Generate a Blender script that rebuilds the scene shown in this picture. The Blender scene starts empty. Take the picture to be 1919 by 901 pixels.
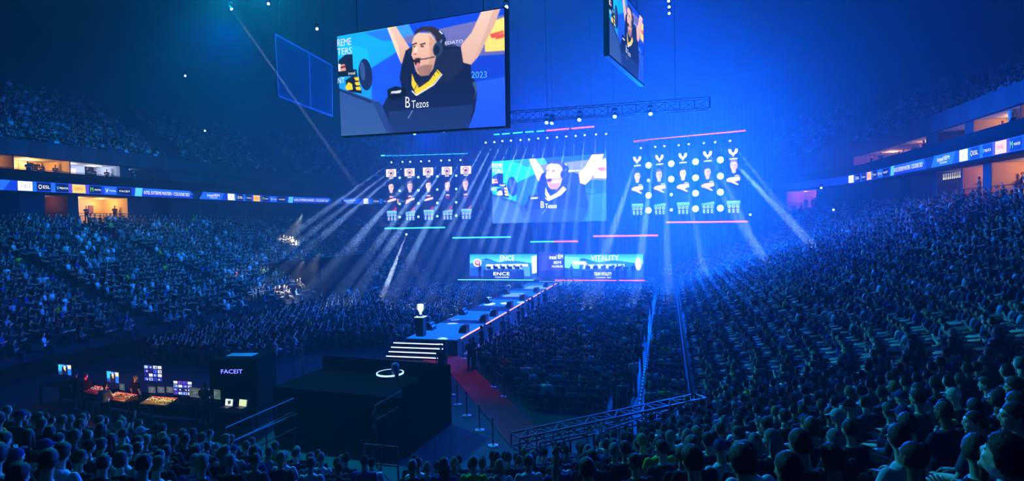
import bpy, bmesh, math, random
import numpy as np
from mathutils import Vector, Matrix, Euler
R = random.Random(7)
NR = np.random.RandomState(11)
C = bpy.context.scene.collection
SC = bpy.context.scene
PI = math.pi
W, H, F = 1919, 901, 1100.0

# ------------------------------------------------------------------ camera
HEAD, PITCH, ROLL = math.radians(14.8), math.atan(32.0 / F), math.radians(1.2)
EYE = Vector((0, 0, 8.0))
_f0 = Vector((-math.sin(HEAD), math.cos(HEAD), 0)); _r0 = Vector((math.cos(HEAD), math.sin(HEAD), 0)); _z = Vector((0, 0, 1))
FWD = _f0 * math.cos(PITCH) - _z * math.sin(PITCH)
_u = _z * math.cos(PITCH) + _f0 * math.sin(PITCH)
RGT = _r0 * math.cos(ROLL) - _u * math.sin(ROLL)
UP = _u * math.cos(ROLL) + _r0 * math.sin(ROLL)
cam_data = bpy.data.cameras.new('camera'); cam = bpy.data.objects.new('camera', cam_data); C.objects.link(cam)
cam_data.sensor_width = 36; cam_data.lens = F / W * 36; cam_data.clip_end = 400; cam_data.clip_start = 0.05
cam.matrix_world = Matrix(((RGT.x, UP.x, -FWD.x, EYE.x), (RGT.y, UP.y, -FWD.y, EYE.y), (RGT.z, UP.z, -FWD.z, EYE.z), (0, 0, 0, 1)))
SC.camera = cam

def proj(p):
    d = Vector(p) - EYE; k = d.dot(FWD)
    return (W / 2 + F * d.dot(RGT) / k, H / 2 - F * d.dot(UP) / k, k) if k > 1e-3 else (-9e9, -9e9, k)
def ray(x, y):
    return FWD + RGT * ((x - W / 2) / F) - UP * ((y - H / 2) / F)
def at(x, y, depth): return EYE + ray(x, y) * depth
def on_z(x, y, z):
    d = ray(x, y); return EYE + d * ((z - EYE.z) / d.z)
def on_y(x, y, Y):
    d = ray(x, y); return EYE + d * (Y / d.y)
def on_x(x, y, X):
    d = ray(x, y); return EYE + d * (X / d.x)
def on_plane(x, y, p0, n):
    d = ray(x, y); return EYE + d * ((Vector(p0) - EYE).dot(n) / d.dot(n))
def azdir(deg):
    """horizontal direction at an azimuth measured clockwise from the viewing direction"""
    a = math.radians(deg); return _f0 * math.cos(a) + _r0 * math.sin(a)

# ------------------------------------------------------------------ materials
def s2l(c): return tuple(((v / 255) / 12.92 if v / 255 <= .04045 else ((v / 255 + .055) / 1.055) ** 2.4) for v in c)
MATS = {}
def mat(name, rgb=(128, 128, 128), rough=.7, metal=0., emit=0., spec=.4, noise=0., scale=8., bump=0.):
    if name in MATS: return MATS[name]
    m = bpy.data.materials.new(name); m.use_nodes = True; nt = m.node_tree; b = nt.nodes['Principled BSDF']
    c = (*s2l(rgb), 1)
    b.inputs['Base Color'].default_value = c; b.inputs['Roughness'].default_value = rough
    b.inputs['Metallic'].default_value = metal; b.inputs['Specular IOR Level'].default_value = spec
    if emit > 0:
        b.inputs['Emission Color'].default_value = c; b.inputs['Emission Strength'].default_value = emit
        b.inputs['Base Color'].default_value = (.01, .01, .01, 1)
    if noise > 0 or bump > 0:
        tc = nt.nodes.new('ShaderNodeTexCoord'); n = nt.nodes.new('ShaderNodeTexNoise')
        n.inputs['Scale'].default_value = scale; n.inputs['Detail'].default_value = 5
        nt.links.new(tc.outputs['Object'], n.inputs['Vector'])
        if noise > 0:
            mx = nt.nodes.new('ShaderNodeMix'); mx.data_type = 'RGBA'
            mx.inputs[6].default_value = tuple(v * (1 - noise) for v in c[:3]) + (1,)
            mx.inputs[7].default_value = tuple(min(1, v * (1 + noise)) for v in c[:3]) + (1,)
            nt.links.new(n.outputs['Fac'], mx.inputs[0]); nt.links.new(mx.outputs[2], b.inputs['Base Color'])
        if bump > 0:
            bp = nt.nodes.new('ShaderNodeBump'); bp.inputs['Strength'].default_value = bump; bp.inputs['Distance'].default_value = .02
            nt.links.new(n.outputs['Fac'], bp.inputs['Height']); nt.links.new(bp.outputs['Normal'], b.inputs['Normal'])
    MATS[name] = m; return m
def mat_objcolor(name, rough, spec=.3, bump=0., scale=60.):
    if name in MATS: return MATS[name]
    m = mat(name, (128, 128, 128), rough, spec=spec, bump=bump, scale=scale)
    nt = m.node_tree; oi = nt.nodes.new('ShaderNodeObjectInfo')
    nt.links.new(oi.outputs['Color'], nt.nodes['Principled BSDF'].inputs['Base Color'])
    return m
def mat_attr(name, rough=.85, emit=0.):
    """colour comes from the mesh's colour attribute (each figure's clothes, each pixel of a video wall)"""
    if name in MATS: return MATS[name]
    m = mat(name, (128, 128, 128), rough, spec=.2); nt = m.node_tree; b = nt.nodes['Principled BSDF']
    a = nt.nodes.new('ShaderNodeAttribute'); a.attribute_name = 'col'
    if emit > 0:
        b.inputs['Base Color'].default_value = (.01, .01, .01, 1)
        nt.links.new(a.outputs['Color'], b.inputs['Emission Color']); b.inputs['Emission Strength'].default_value = emit
    else: nt.links.new(a.outputs['Color'], b.inputs['Base Color'])
    return m

# ------------------------------------------------------------------ objects
def tag(o, label=None, cat=None, group=None, kind=None):
    if label: o['label'] = label
    if cat: o['category'] = cat
    if group: o['group'] = group
    if kind: o['kind'] = kind
    return o
def link(name, me, parent=None):
    o = bpy.data.objects.new(name, me); C.objects.link(o)
    if parent is not None: o.parent = parent
    return o
def thing(name, label, cat, loc=(0, 0, 0), rz=0., group=None):
    o = bpy.data.objects.new(name, None); C.objects.link(o); o.location = loc; o.rotation_euler = (0, 0, rz); o.empty_display_size = .2
    return tag(o, label, cat, group)
def mesh_of(bm, mats, smooth=False):
    me = bpy.data.meshes.new('m'); bm.normal_update(); bm.to_mesh(me); bm.free()
    for m in (mats if isinstance(mats, (list, tuple)) else [mats]): me.materials.append(m)
    if smooth: me.polygons.foreach_set('use_smooth', [True] * len(me.polygons))
    return me
def obj(name, bm, mats, parent=None, smooth=False):
    me = mesh_of(bm, mats, smooth); me.name = name
    return link(name, me, parent)
def copy_tree(o, parent=None):
    c = o.copy(); C.objects.link(c); c.parent = parent
    for ch in list(o.children): copy_tree(ch, c)
    return c
def NB(): return bmesh.new()
def box(bm, c, s, rot=None, mi=0, bev=0.):
    """box of full size s centred at c; rot = rotation matrix or z angle"""
    ret = bmesh.ops.create_cube(bm, size=1); vs = ret['verts']
    M = Matrix.Diagonal((*s, 1))
    if rot is not None: M = (rot.to_4x4() if isinstance(rot, Matrix) else Matrix.Rotation(rot, 4, 'Z')) @ M
    bmesh.ops.transform(bm, matrix=Matrix.Translation(c) @ M, verts=vs)
    fs = {f for v in vs for f in v.link_faces}
    if bev > 0:
        es = list({e for f in fs for e in f.edges})
        r = bmesh.ops.bevel(bm, geom=es, offset=bev, segments=2, affect='EDGES', profile=.7)
        fs = {f for f in r['faces']} | {f for f in fs if f.is_valid}
    for f in fs: f.material_index = mi
    return fs
def quad(bm, a, b, c, d, mi=0):
    f = bm.faces.new([bm.verts.new(p) for p in (a, b, c, d)]); f.material_index = mi; return f
def frame_of(d, up=(0, 0, 1)):
    d = Vector(d).normalized(); up = Vector(up)
    if abs(d.dot(up)) > .97: up = Vector((0, 1, 0)) if abs(d.y) < .9 else Vector((1, 0, 0))
    x = d.cross(up).normalized(); return x, x.cross(d).normalized(), d
def tube(bm, pts, rad, n=8, mi=0, side=None):
    """tube along pts; rad = number, list of numbers or list of (rx, ry); side fixes the rx direction"""
    pts = [Vector(p) for p in pts]; rings = []
    for i, p in enumerate(pts):
        d = (pts[min(i + 1, len(pts) - 1)] - pts[max(i - 1, 0)])
        x, y, _ = frame_of(d)
        if side is not None:
            dn = d.normalized(); x = (Vector(side) - dn * Vector(side).dot(dn)).normalized(); y = dn.cross(x)
        r = rad[i] if isinstance(rad, (list, tuple)) else rad
        rx, ry = r if isinstance(r, (list, tuple)) else (r, r)
        rings.append([bm.verts.new(p + x * (rx * math.cos(2 * PI * k / n)) + y * (ry * math.sin(2 * PI * k / n))) for k in range(n)])
    for a, b in zip(rings, rings[1:]):
        for k in range(n):
            f = bm.faces.new((a[k], a[(k + 1) % n], b[(k + 1) % n], b[k])); f.material_index = mi
    for ring, rev in ((rings[0], True), (rings[-1], False)):
        f = bm.faces.new(ring[::-1] if rev else ring); f.material_index = mi
def bar(bm, a, b, w, h=None, mi=0):
    a, b = Vector(a), Vector(b); x, y, d = frame_of(b - a); L = (b - a).length
    M = Matrix((x, y, d)).transposed()
    box(bm, (a + b) / 2, (w, h or w, L), M, mi)
def lathe(bm, prof, n=20, mi=0, c=(0, 0, 0), caps=True):
    c = Vector(c); rings = []
    for r, z in prof:
        rings.append([bm.verts.new(c + Vector((r * math.cos(2 * PI * k / n), r * math.sin(2 * PI * k / n), z))) for k in range(n)])
    for a, b in zip(rings, rings[1:]):
        for k in range(n):
            f = bm.faces.new((a[k], a[(k + 1) % n], b[(k + 1) % n], b[k])); f.material_index = mi
    for ring, rev in ((rings[0], True), (rings[-1], False)) if caps else ():
        if (Vector(ring[0].co) - Vector(ring[n // 2].co)).length > 1e-4:
            f = bm.faces.new(ring[::-1] if rev else ring); f.material_index = mi
def mesh_np(name, verts, faces, mats, cols=None, parent=None, fmat=None, smooth=False):
    """mesh from numpy arrays; faces (m, k) with k = 3 or 4; cols per vertex, linear rgb"""
    verts = np.asarray(verts, dtype=np.float32); faces = np.asarray(faces, dtype=np.int32)
    me = bpy.data.meshes.new(name); m, k = faces.shape
    me.vertices.add(len(verts)); me.vertices.foreach_set('co', verts.ravel())
    me.loops.add(m * k); me.loops.foreach_set('vertex_index', faces.ravel())
    me.polygons.add(m); me.polygons.foreach_set('loop_start', np.arange(0, m * k, k, dtype=np.int32))
    if fmat is not None: me.polygons.foreach_set('material_index', np.asarray(fmat, dtype=np.int32))
    if cols is not None:
        a = me.attributes.new('col', 'FLOAT_COLOR', 'POINT'); c4 = np.ones((len(verts), 4), dtype=np.float32); c4[:, :3] = cols
        a.data.foreach_set('color', c4.ravel())
    for mm in (mats if isinstance(mats, (list, tuple)) else [mats]): me.materials.append(mm)
    me.update(calc_edges=True); me.validate()
    if smooth: me.polygons.foreach_set('use_smooth', np.ones(m, dtype=bool))
    return link(name, me, parent)
def lin_np(rgb):
    c = np.clip(np.asarray(rgb, dtype=np.float32) / 255., 0, 1)
    return np.where(c <= .04045, c / 12.92, ((c + .055) / 1.055) ** 2.4)

# lettering: outlines of the built-in font as triangles, normalised so that the whole string fills the unit square (y down)
_tc = {}
def glyphs(s):
    if s in _tc: return _tc[s]
    cu = bpy.data.curves.new('t', 'FONT'); cu.body = s; cu.resolution_u = 3
    o = bpy.data.objects.new('t', cu); C.objects.link(o); bpy.context.view_layer.update()
    me = bpy.data.meshes.new_from_object(o.evaluated_get(bpy.context.evaluated_depsgraph_get())); me.calc_loop_triangles()
    v = np.array([tuple(p.co) for p in me.vertices]); t = np.array([tuple(q.vertices) for q in me.loop_triangles])
    bpy.data.objects.remove(o); bpy.data.curves.remove(cu); bpy.data.meshes.remove(me)
    lo, hi = v.min(0), v.max(0); v = (v - lo) / np.maximum(hi - lo, 1e-6); v[:, 1] = 1 - v[:, 1]
    _tc[s] = (v[:, :2], t); return _tc[s]

class Quad:
    """a flat rectangle in the place, with corners top-left, top-right, bottom-right, bottom-left as its viewer sees it"""
    def __init__(s, tl, tr, br, bl):
        s.c = [Vector(p) for p in (tl, tr, br, bl)]; s.n = ((s.c[3] - s.c[0]).cross(s.c[1] - s.c[0])).normalized()
        s.w = (s.c[1] - s.c[0]).length; s.h = (s.c[3] - s.c[0]).length
    def pt(s, u, v, off=0.):
        a = s.c[0].lerp(s.c[1], u); b = s.c[3].lerp(s.c[2], u); return a.lerp(b, v) + s.n * off
    def arr(s, uv, off=0.):
        c = [np.array(p) for p in s.c]; u, v = uv[:, :1], uv[:, 1:2]
        return (c[0] * (1 - u) + c[1] * u) * (1 - v) + (c[3] * (1 - u) + c[2] * u) * v + np.array(s.n) * off
def homography(src):
    """maps picture coordinates (corners src, TL TR BR BL) to the unit square"""
    dst = [(0, 0), (1, 0), (1, 1), (0, 1)]; A, b = [], []
    for (x, y), (u, v) in zip(src, dst):
        A += [[x, y, 1, 0, 0, 0, -u * x, -u * y], [0, 0, 0, x, y, 1, -v * x, -v * y]]; b += [u, v]
    h = np.append(np.linalg.solve(np.array(A, float), np.array(b, float)), 1).reshape(3, 3)
    def f(p):
        p = np.asarray(p, float).reshape(-1, 2); q = np.c_[p, np.ones(len(p))] @ h.T; return q[:, :2] / q[:, 2:]
    return f
def lettering(name, q, items, parent, mats, off=.02, conv=None):
    """items: (string, x0, y0, x1, y1, material index[, dy per x]) in the picture's coordinates"""
    V, T, M, n = [], [], [], 0
    for it in items:
        s, x0, y0, x1, y1, mi = it[:6]; sl = it[6] if len(it) > 6 else 0.
        g, t = glyphs(s); xy = np.c_[x0 + g[:, 0] * (x1 - x0), y0 + g[:, 1] * (y1 - y0) + sl * g[:, 0] * (x1 - x0)]
        V.append(q.arr(conv(xy) if conv else xy, off)); T.append(t + n); M += [mi] * len(t); n += len(g)
    return mesh_np(name, np.vstack(V), np.vstack(T), mats, parent=parent, fmat=M)

class Paint:
    """a small picture for a video wall: soft-edged shapes on a grid of pixels"""
    def __init__(s, w, h, conv=None, bg=(20, 30, 80)):
        s.w, s.h, s.conv = w, h, conv; s.ss = 2
        xs = (np.arange(w * 2) + .5) / (w * 2); ys = (np.arange(h * 2) + .5) / (h * 2)
        s.X, s.Y = np.meshgrid(xs, ys); s.a = np.ones((h * 2, w * 2, 3), np.float32) * np.array(bg, np.float32)
    def _uv(s, p): return s.conv(p) if s.conv else np.asarray(p, float).reshape(-1, 2)
    def poly(s, pts, col, col2=None, ang=None, alpha=1.):
        p = s._uv(pts); x0, y0 = np.maximum(p.min(0), 0); x1, y1 = np.minimum(p.max(0), 1)
        i0, i1 = int(y0 * s.h * 2), int(math.ceil(y1 * s.h * 2)); j0, j1 = int(x0 * s.w * 2), int(math.ceil(x1 * s.w * 2))
        if i1 <= i0 or j1 <= j0: return
        X, Y = s.X[i0:i1, j0:j1], s.Y[i0:i1, j0:j1]; ins = np.zeros(X.shape, bool)
        for (ax, ay), (bx, by) in zip(p, np.roll(p, -1, 0)):
            if ay == by: continue
            ins ^= ((ay > Y) != (by > Y)) & (X < (bx - ax) * (Y - ay) / (by - ay) + ax)
        c = np.array(col, np.float32)
        if col2 is not None:
            t = (X - x0) / max(x1 - x0, 1e-6) if ang == 'x' else (Y - y0) / max(y1 - y0, 1e-6)
            c = c * (1 - t[..., None]) + np.array(col2, np.float32) * t[..., None]
            c = c[ins]
        sub = s.a[i0:i1, j0:j1]; sub[ins] = sub[ins] * (1 - alpha) + c * alpha
    def ell(s, cx, cy, rx, ry, col, rot=0., alpha=1., n=24):
        a = np.linspace(0, 2 * PI, n, endpoint=False); x, y = rx * np.cos(a), ry * np.sin(a); cr, sr = math.cos(rot), math.sin(rot)
        s.poly(np.c_[cx + x * cr - y * sr, cy + x * sr + y * cr], col, alpha=alpha)
    def line(s, pts, w, col, alpha=1.):
        for (ax, ay), (bx, by) in zip(pts, pts[1:]):
            dx, dy = bx - ax, by - ay; L = math.hypot(dx, dy) or 1; nx, ny = -dy / L * w / 2, dx / L * w / 2
            s.poly([(ax + nx, ay + ny), (bx + nx, by + ny), (bx - nx, by - ny), (ax - nx, ay - ny)], col, alpha=alpha)
    def text(s, st, x0, y0, x1, y1, col, sl=0.):
        g, t = glyphs(st); xy = np.c_[x0 + g[:, 0] * (x1 - x0), y0 + g[:, 1] * (y1 - y0) + sl * g[:, 0] * (x1 - x0)]
        for tri in t: s.poly(xy[tri], col)
    def blur(s, n=1):
        for _ in range(n):
            a = np.pad(s.a, ((1, 1), (1, 1), (0, 0)), 'edge'); s.a = (a[1:-1, 1:-1] * 2 + a[:-2, 1:-1] + a[2:, 1:-1] + a[1:-1, :-2] + a[1:-1, 2:]) / 6
    def pixels(s): return s.a.reshape(s.h, 2, s.w, 2, 3).mean((1, 3))
    def screen(s, name, q, parent, m, off=.012, gain=(1, 1, 1)):
        px = lin_np(s.pixels()) * np.array(gain); u = np.linspace(0, 1, s.w); v = np.linspace(0, 1, s.h); U, V = np.meshgrid(u, v)
        P = q.arr(np.c_[U.ravel(), V.ravel()], off); i = np.arange(s.w * s.h).reshape(s.h, s.w)
        f = np.c_[i[:-1, :-1].ravel(), i[1:, :-1].ravel(), i[1:, 1:].ravel(), i[:-1, 1:].ravel()]
        return mesh_np(name, P, f, m, cols=px.reshape(-1, 3), parent=parent)
ORD = 'first second third fourth fifth sixth seventh eighth ninth tenth eleventh twelfth thirteenth fourteenth fifteenth sixteenth seventeenth eighteenth nineteenth'.split()
TENS = {20: ('twentieth', 'twenty'), 30: ('thirtieth', 'thirty'), 40: ('fortieth', 'forty'), 50: ('fiftieth', 'fifty'), 60: ('sixtieth', 'sixty'), 70: ('seventieth', 'seventy'), 80: ('eightieth', 'eighty'), 90: ('ninetieth', 'ninety')}
def ordn(n):
    if n <= 19: return ORD[n - 1]
    t, u = n // 10 * 10, n % 10
    return TENS[t][0] if u == 0 else TENS[t][1] + '-' + ORD[u - 1]
# ------------------------------------------------------------------ the bowl: an inner edge (rounded rectangle) and its outward offsets
XL, XR, Y0, YF, RC = -34.0, 1.0, 12.5, 67.0, 12.0
def _arc(cx, cy, r, a0, a1, n):
    return [((cx + r * math.cos(a), cy + r * math.sin(a)), (math.cos(a), math.sin(a))) for a in np.linspace(math.radians(a0), math.radians(a1), n)]
def _lin(a, b, nrm, n):
    return [((a[0] + (b[0] - a[0]) * t, a[1] + (b[1] - a[1]) * t), nrm) for t in np.linspace(0, 1, n)]
INNER = (_arc(XL + RC, YF, RC, 92, 180, 40) + _lin((XL, YF), (XL, Y0 + RC), (-1, 0), 80)[1:] + _arc(XL + RC, Y0 + RC, RC, 180, 270, 30)[1:]
         + _lin((XL + RC, Y0), (XR - RC, Y0), (0, -1), 20)[1:] + _arc(XR - RC, Y0 + RC, RC, 270, 360, 60)[1:]
         + _lin((XR, Y0 + RC), (XR, YF), (1, 0), 80)[1:] + _arc(XR - RC, YF, RC, 0, 88, 40)[1:])
IP = np.array([p for p, _ in INNER]); IN = np.array([n for _, n in INNER])
def ring(d): return IP + IN * d
def ring_len(d):
    P = ring(d); return np.concatenate([[0], np.cumsum(np.linalg.norm(np.diff(P, axis=0), axis=1))])
class Ring:
    def __init__(s, d): s.d = d; s.P = ring(d); s.L = ring_len(d)
    def at(s, l):
        return np.array([np.interp(l, s.L, s.P[:, 0]), np.interp(l, s.L, s.P[:, 1])])
    def nrm(s, l):
        n = np.array([np.interp(l, s.L, IN[:, 0]), np.interp(l, s.L, IN[:, 1])]); return n / np.linalg.norm(n)
    def find(s, px, z, side):
        """arc length where the ring at height z shows at picture column px on the left or the right side of the hall"""
        half = s.L[-1] * .47
        ls = np.linspace(0, half, 3000) if side == 'l' else np.linspace(s.L[-1] - half, s.L[-1], 3000)
        best = min(ls, key=lambda l: abs(proj((*s.at(l), z))[0] - px) if proj((*s.at(l), z))[2] > 2 else 1e9)
        return float(best)
def bowl_d(x, y):
    """distance outward of the inner edge"""
    cx, cy = min(max(x, XL + RC), XR - RC), min(max(y, Y0 + RC), YF); return math.hypot(x - cx, y - cy) - RC
ROWD, RISE, ZB = .85, .327, .9
NROW, UROW, UD, UZ = 24, 19, 21.5, 15.7
URISE = .46
def tread(k): return ZB + RISE * k
def lift(x, y):
    """the near stand climbs a little towards the left end"""
    t = min(1, max(0, (-4.5 - x) / 8.5)); return .95 * t * t * (3 - 2 * t) if y < 16 and x > -30 else 0.
M_conc = mat('concrete', (70, 74, 84), .85, noise=.25, scale=1.5)
M_step = mat('stand_steps', (26, 28, 36), .9, spec=.15, noise=.3, scale=2.)
M_dark = mat('black_paint', (4, 4, 5), .9, spec=.03)
M_drape = mat('black_drape', (1, 1, 2), 1., spec=0.)
M_panel = mat('fascia_panel', (44, 52, 58), .8, noise=.08, scale=.4)
M_wallp = mat('wall_paint', (34, 38, 46), .8, noise=.15, scale=.8)
M_alu = mat('aluminium', (170, 175, 182), .35, metal=.9)
M_black = mat('black_metal', (22, 23, 27), .5, metal=.4)
M_glass = mat('dark_glass', (14, 18, 28), .12, spec=.6)
def strip(bm, rings, idx, mi=0, lf=False):
    """rings: list of (d, z); skins them along the path points idx"""
    rows = [[bm.verts.new((*(IP[i] + IN[i] * d), z + (lift(*IP[i]) if lf and z > .87 else 0))) for i in idx] for d, z in rings]
    for a, b in zip(rows, rows[1:]):
        for k in range(len(idx) - 1):
            f = bm.faces.new((a[k], b[k], b[k + 1], a[k + 1])); f.material_index = mi
ALL = list(range(len(IP)))
bm = NB(); strip(bm, [(-.05, 0), (-.05, .86), (.0, .86)], ALL); tag(obj('wall_stand_front', bm, M_dark), kind='structure')
bm = NB(); prof = [(0, .9)]
for k in range(NROW):
    d0 = k * ROWD; z = tread(k); prof += [(d0 + .004, z), (d0 + .40, z), (d0 + .40, z + .41), (d0 + .80, z + .41), (d0 + ROWD, z + .41)] if k < NROW - 1 else [(d0 + .004, z), (d0 + .4, z), (d0 + .4, z + .41), (d0 + .85, z + .41), (d0 + .85, 0)]
strip(bm, prof, ALL, 0, True); o = obj('lower_stand', bm, M_step); tag(o, kind='structure')
bm = NB(); prof = [(UD - 1.0, UZ - .9), (UD - 1.0, UZ + .55), (UD - .85, UZ + .55), (UD - .85, UZ)]
for k in range(UROW):
    d0 = UD + k * ROWD; z = UZ + URISE * k; prof += [(d0 + .004, z), (d0 + .40, z), (d0 + .40, z + .41), (d0 + ROWD, z + .41)]
prof += [(UD + UROW * ROWD + .5, UZ + URISE * UROW + 1.2), (UD + UROW * ROWD + .5, UZ + URISE * UROW + 9), (UD + UROW * ROWD + 1.0, UZ + URISE * UROW + 9), (UD + UROW * ROWD + 1.0, UZ - .9), (UD - 1.0, UZ - .9)]
strip(bm, prof, ALL); tag(obj('upper_stand', bm, M_step), kind='structure')
bm = NB()
for i in range(len(IP) - 1):                      # pale fascia panels along the front of the upper stand
    a, b = IP[i] + IN[i] * (UD - 1.03), IP[i + 1] + IN[i + 1] * (UD - 1.03)
    if np.linalg.norm(a - b) < .05: continue
    quad(bm, (*a, UZ - .88), (*b, UZ - .88), (*b, UZ + .5), (*a, UZ + .5), i // 3 % 2)
tag(obj('wall_fascia', bm, [M_panel, mat('fascia_panel_grey', (32, 39, 46), .8)]), kind='structure')
bm = NB(); box(bm, (-16, 45, -.25), (110, 140, .5)); tag(obj('floor', bm, mat('arena_floor', (34, 38, 46), .6, spec=.2, noise=.2, scale=.8)), kind='structure')
bm = NB(); box(bm, (-16, 45, 34.3), (130, 150, .5)); tag(obj('ceiling', bm, mat('roof_deck', (30, 32, 40), .9)), kind='structure')
bm = NB()
for cx, cy, sx, sy in ((-16, 120, 130, .5), (-16, -31, 130, .5)): box(bm, (cx, cy, 17), (sx, sy, 35))
tag(obj('wall_end', bm, M_wallp), kind='structure')
bm = NB()
for cx in (-81, 49): box(bm, (cx, 45, 17), (.5, 150, 35))
tag(obj('wall_side', bm, M_wallp), kind='structure')

# tunnel mouth in the left stand: solid black box, its inner shade painted on
bm = NB(); box(bm, (-37.2, 57.5, 2.2), (6.2, 9.5, 4.4), None, 0, .05); box(bm, (-34.2, 57.5, 4.55), (.2, 9.7, .5)); tag(obj('wall_tunnel', bm, M_dark), kind='structure')
# facade between the stands: lower suites, ribbon zone, upper suites; openings are real rooms
FD = 20.55
RF = Ring(FD); RW = Ring(19.0)
def fpt(l, d, z):
    p = RF.at(l) + RF.nrm(l) * (d - FD); return Vector((p[0], p[1], z))
LOW, UPP = (8.9, 11.45), (12.75, 14.75)
def span(x0, x1, z, side):
    a, b = RF.find(x0, z, side), RF.find(x1, z, side); return (min(a, b), max(a, b))
ROOMS = [  # x0, x1, level, side, wall rgb, light rgb, light power, style, where
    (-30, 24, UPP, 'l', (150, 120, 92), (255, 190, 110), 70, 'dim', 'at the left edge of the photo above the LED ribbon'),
    (27, 131, UPP, 'l', (214, 178, 128), (255, 196, 110), 330, 'tv', 'with a small black TV, above the left LED ribbon'),
    (132.5, 225, UPP, 'l', (190, 196, 205), (215, 225, 255), 210, 'bar', 'with white light and screens, above the left LED ribbon'),
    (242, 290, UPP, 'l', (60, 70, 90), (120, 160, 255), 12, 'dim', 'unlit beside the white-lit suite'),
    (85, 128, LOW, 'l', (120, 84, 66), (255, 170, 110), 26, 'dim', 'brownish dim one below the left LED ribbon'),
    (147, 240, LOW, 'l', (224, 188, 128), (255, 200, 115), 330, 'pictures', 'bright with framed pictures, below the left LED ribbon'),
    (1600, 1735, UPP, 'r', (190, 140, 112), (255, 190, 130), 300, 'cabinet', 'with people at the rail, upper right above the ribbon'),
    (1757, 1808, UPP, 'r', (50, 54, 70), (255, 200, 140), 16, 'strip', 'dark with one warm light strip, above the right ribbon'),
    (1824, 1911, UPP, 'r', (190, 150, 112), (255, 200, 130), 200, 'column', 'with a round lit column, top right'),
    (1913, 1990, UPP, 'r', (190, 150, 120), (255, 200, 130), 70, 'dim', 'cut by the right edge of the photo, upper level'),
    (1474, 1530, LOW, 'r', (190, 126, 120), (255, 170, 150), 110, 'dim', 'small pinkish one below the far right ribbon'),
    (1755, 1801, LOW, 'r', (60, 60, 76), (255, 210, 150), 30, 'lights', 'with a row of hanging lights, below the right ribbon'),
    (1803, 1842, LOW, 'r', (176, 132, 112), (255, 190, 140), 130, 'dim', 'brown-walled one below the right ribbon'),
    (1858, 1985, LOW, 'r', (214, 168, 118), (255, 190, 110), 260, 'dim', 'golden-lit one at the right edge below the ribbon'),
]
opn = []
for r in ROOMS: opn.append((*span(r[0], r[1], sum(r[2]) / 2, r[3]), r[2]))
bmL = NB()
for lv, zs in ((LOW, (7.9, 8.9, 11.45)), (UPP, (11.45, 12.75, 14.75))):
    pts = sorted(set([0, RF.L[-1]] + list(np.arange(0, RF.L[-1], .9)) + [v for a, b, q in opn if q is lv for v in (a, b)]))
    for a, b in zip(pts, pts[1:]):
        if b - a < 1e-4: continue
        m = (a + b) / 2; hole = any(x0 < m < x1 for x0, x1, q in opn if q is lv)
        for z0, z1 in ((zs[0], zs[1]), (zs[1], zs[2])):
            if hole and z1 == zs[2]: continue
            quad(bmL, fpt(a, FD, z0), fpt(b, FD, z0), fpt(b, FD, z1), fpt(a, FD, z1), 1 if (z1 == zs[2] and int(m / 2.6) % 3 == 0) else 0)
tag(obj('wall_suites', bmL, [M_wallp, mat('suite_glass_wall', (24, 29, 40), .9, spec=.1)]), kind='structure')
bm = NB(); strip(bm, [(FD + .05, 11.45), (18.95, 11.45), (18.95, 11.62)], ALL); strip(bm, [(18.95, 12.5), (18.95, 12.72), (FD, 12.72)], ALL)
tag(obj('trim_ribbon', bm, mat('ribbon_housing', (16, 18, 24), .9, spec=.1)), kind='structure')
bm = NB(); strip(bm, [(18.9, 12.72), (18.9, 13.45), (18.98, 13.45), (18.98, 12.72)], ALL)
tag(obj('trim_balcony', bm, mat('balcony_glass', (10, 12, 18), .8, spec=.08)), kind='structure')

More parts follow.
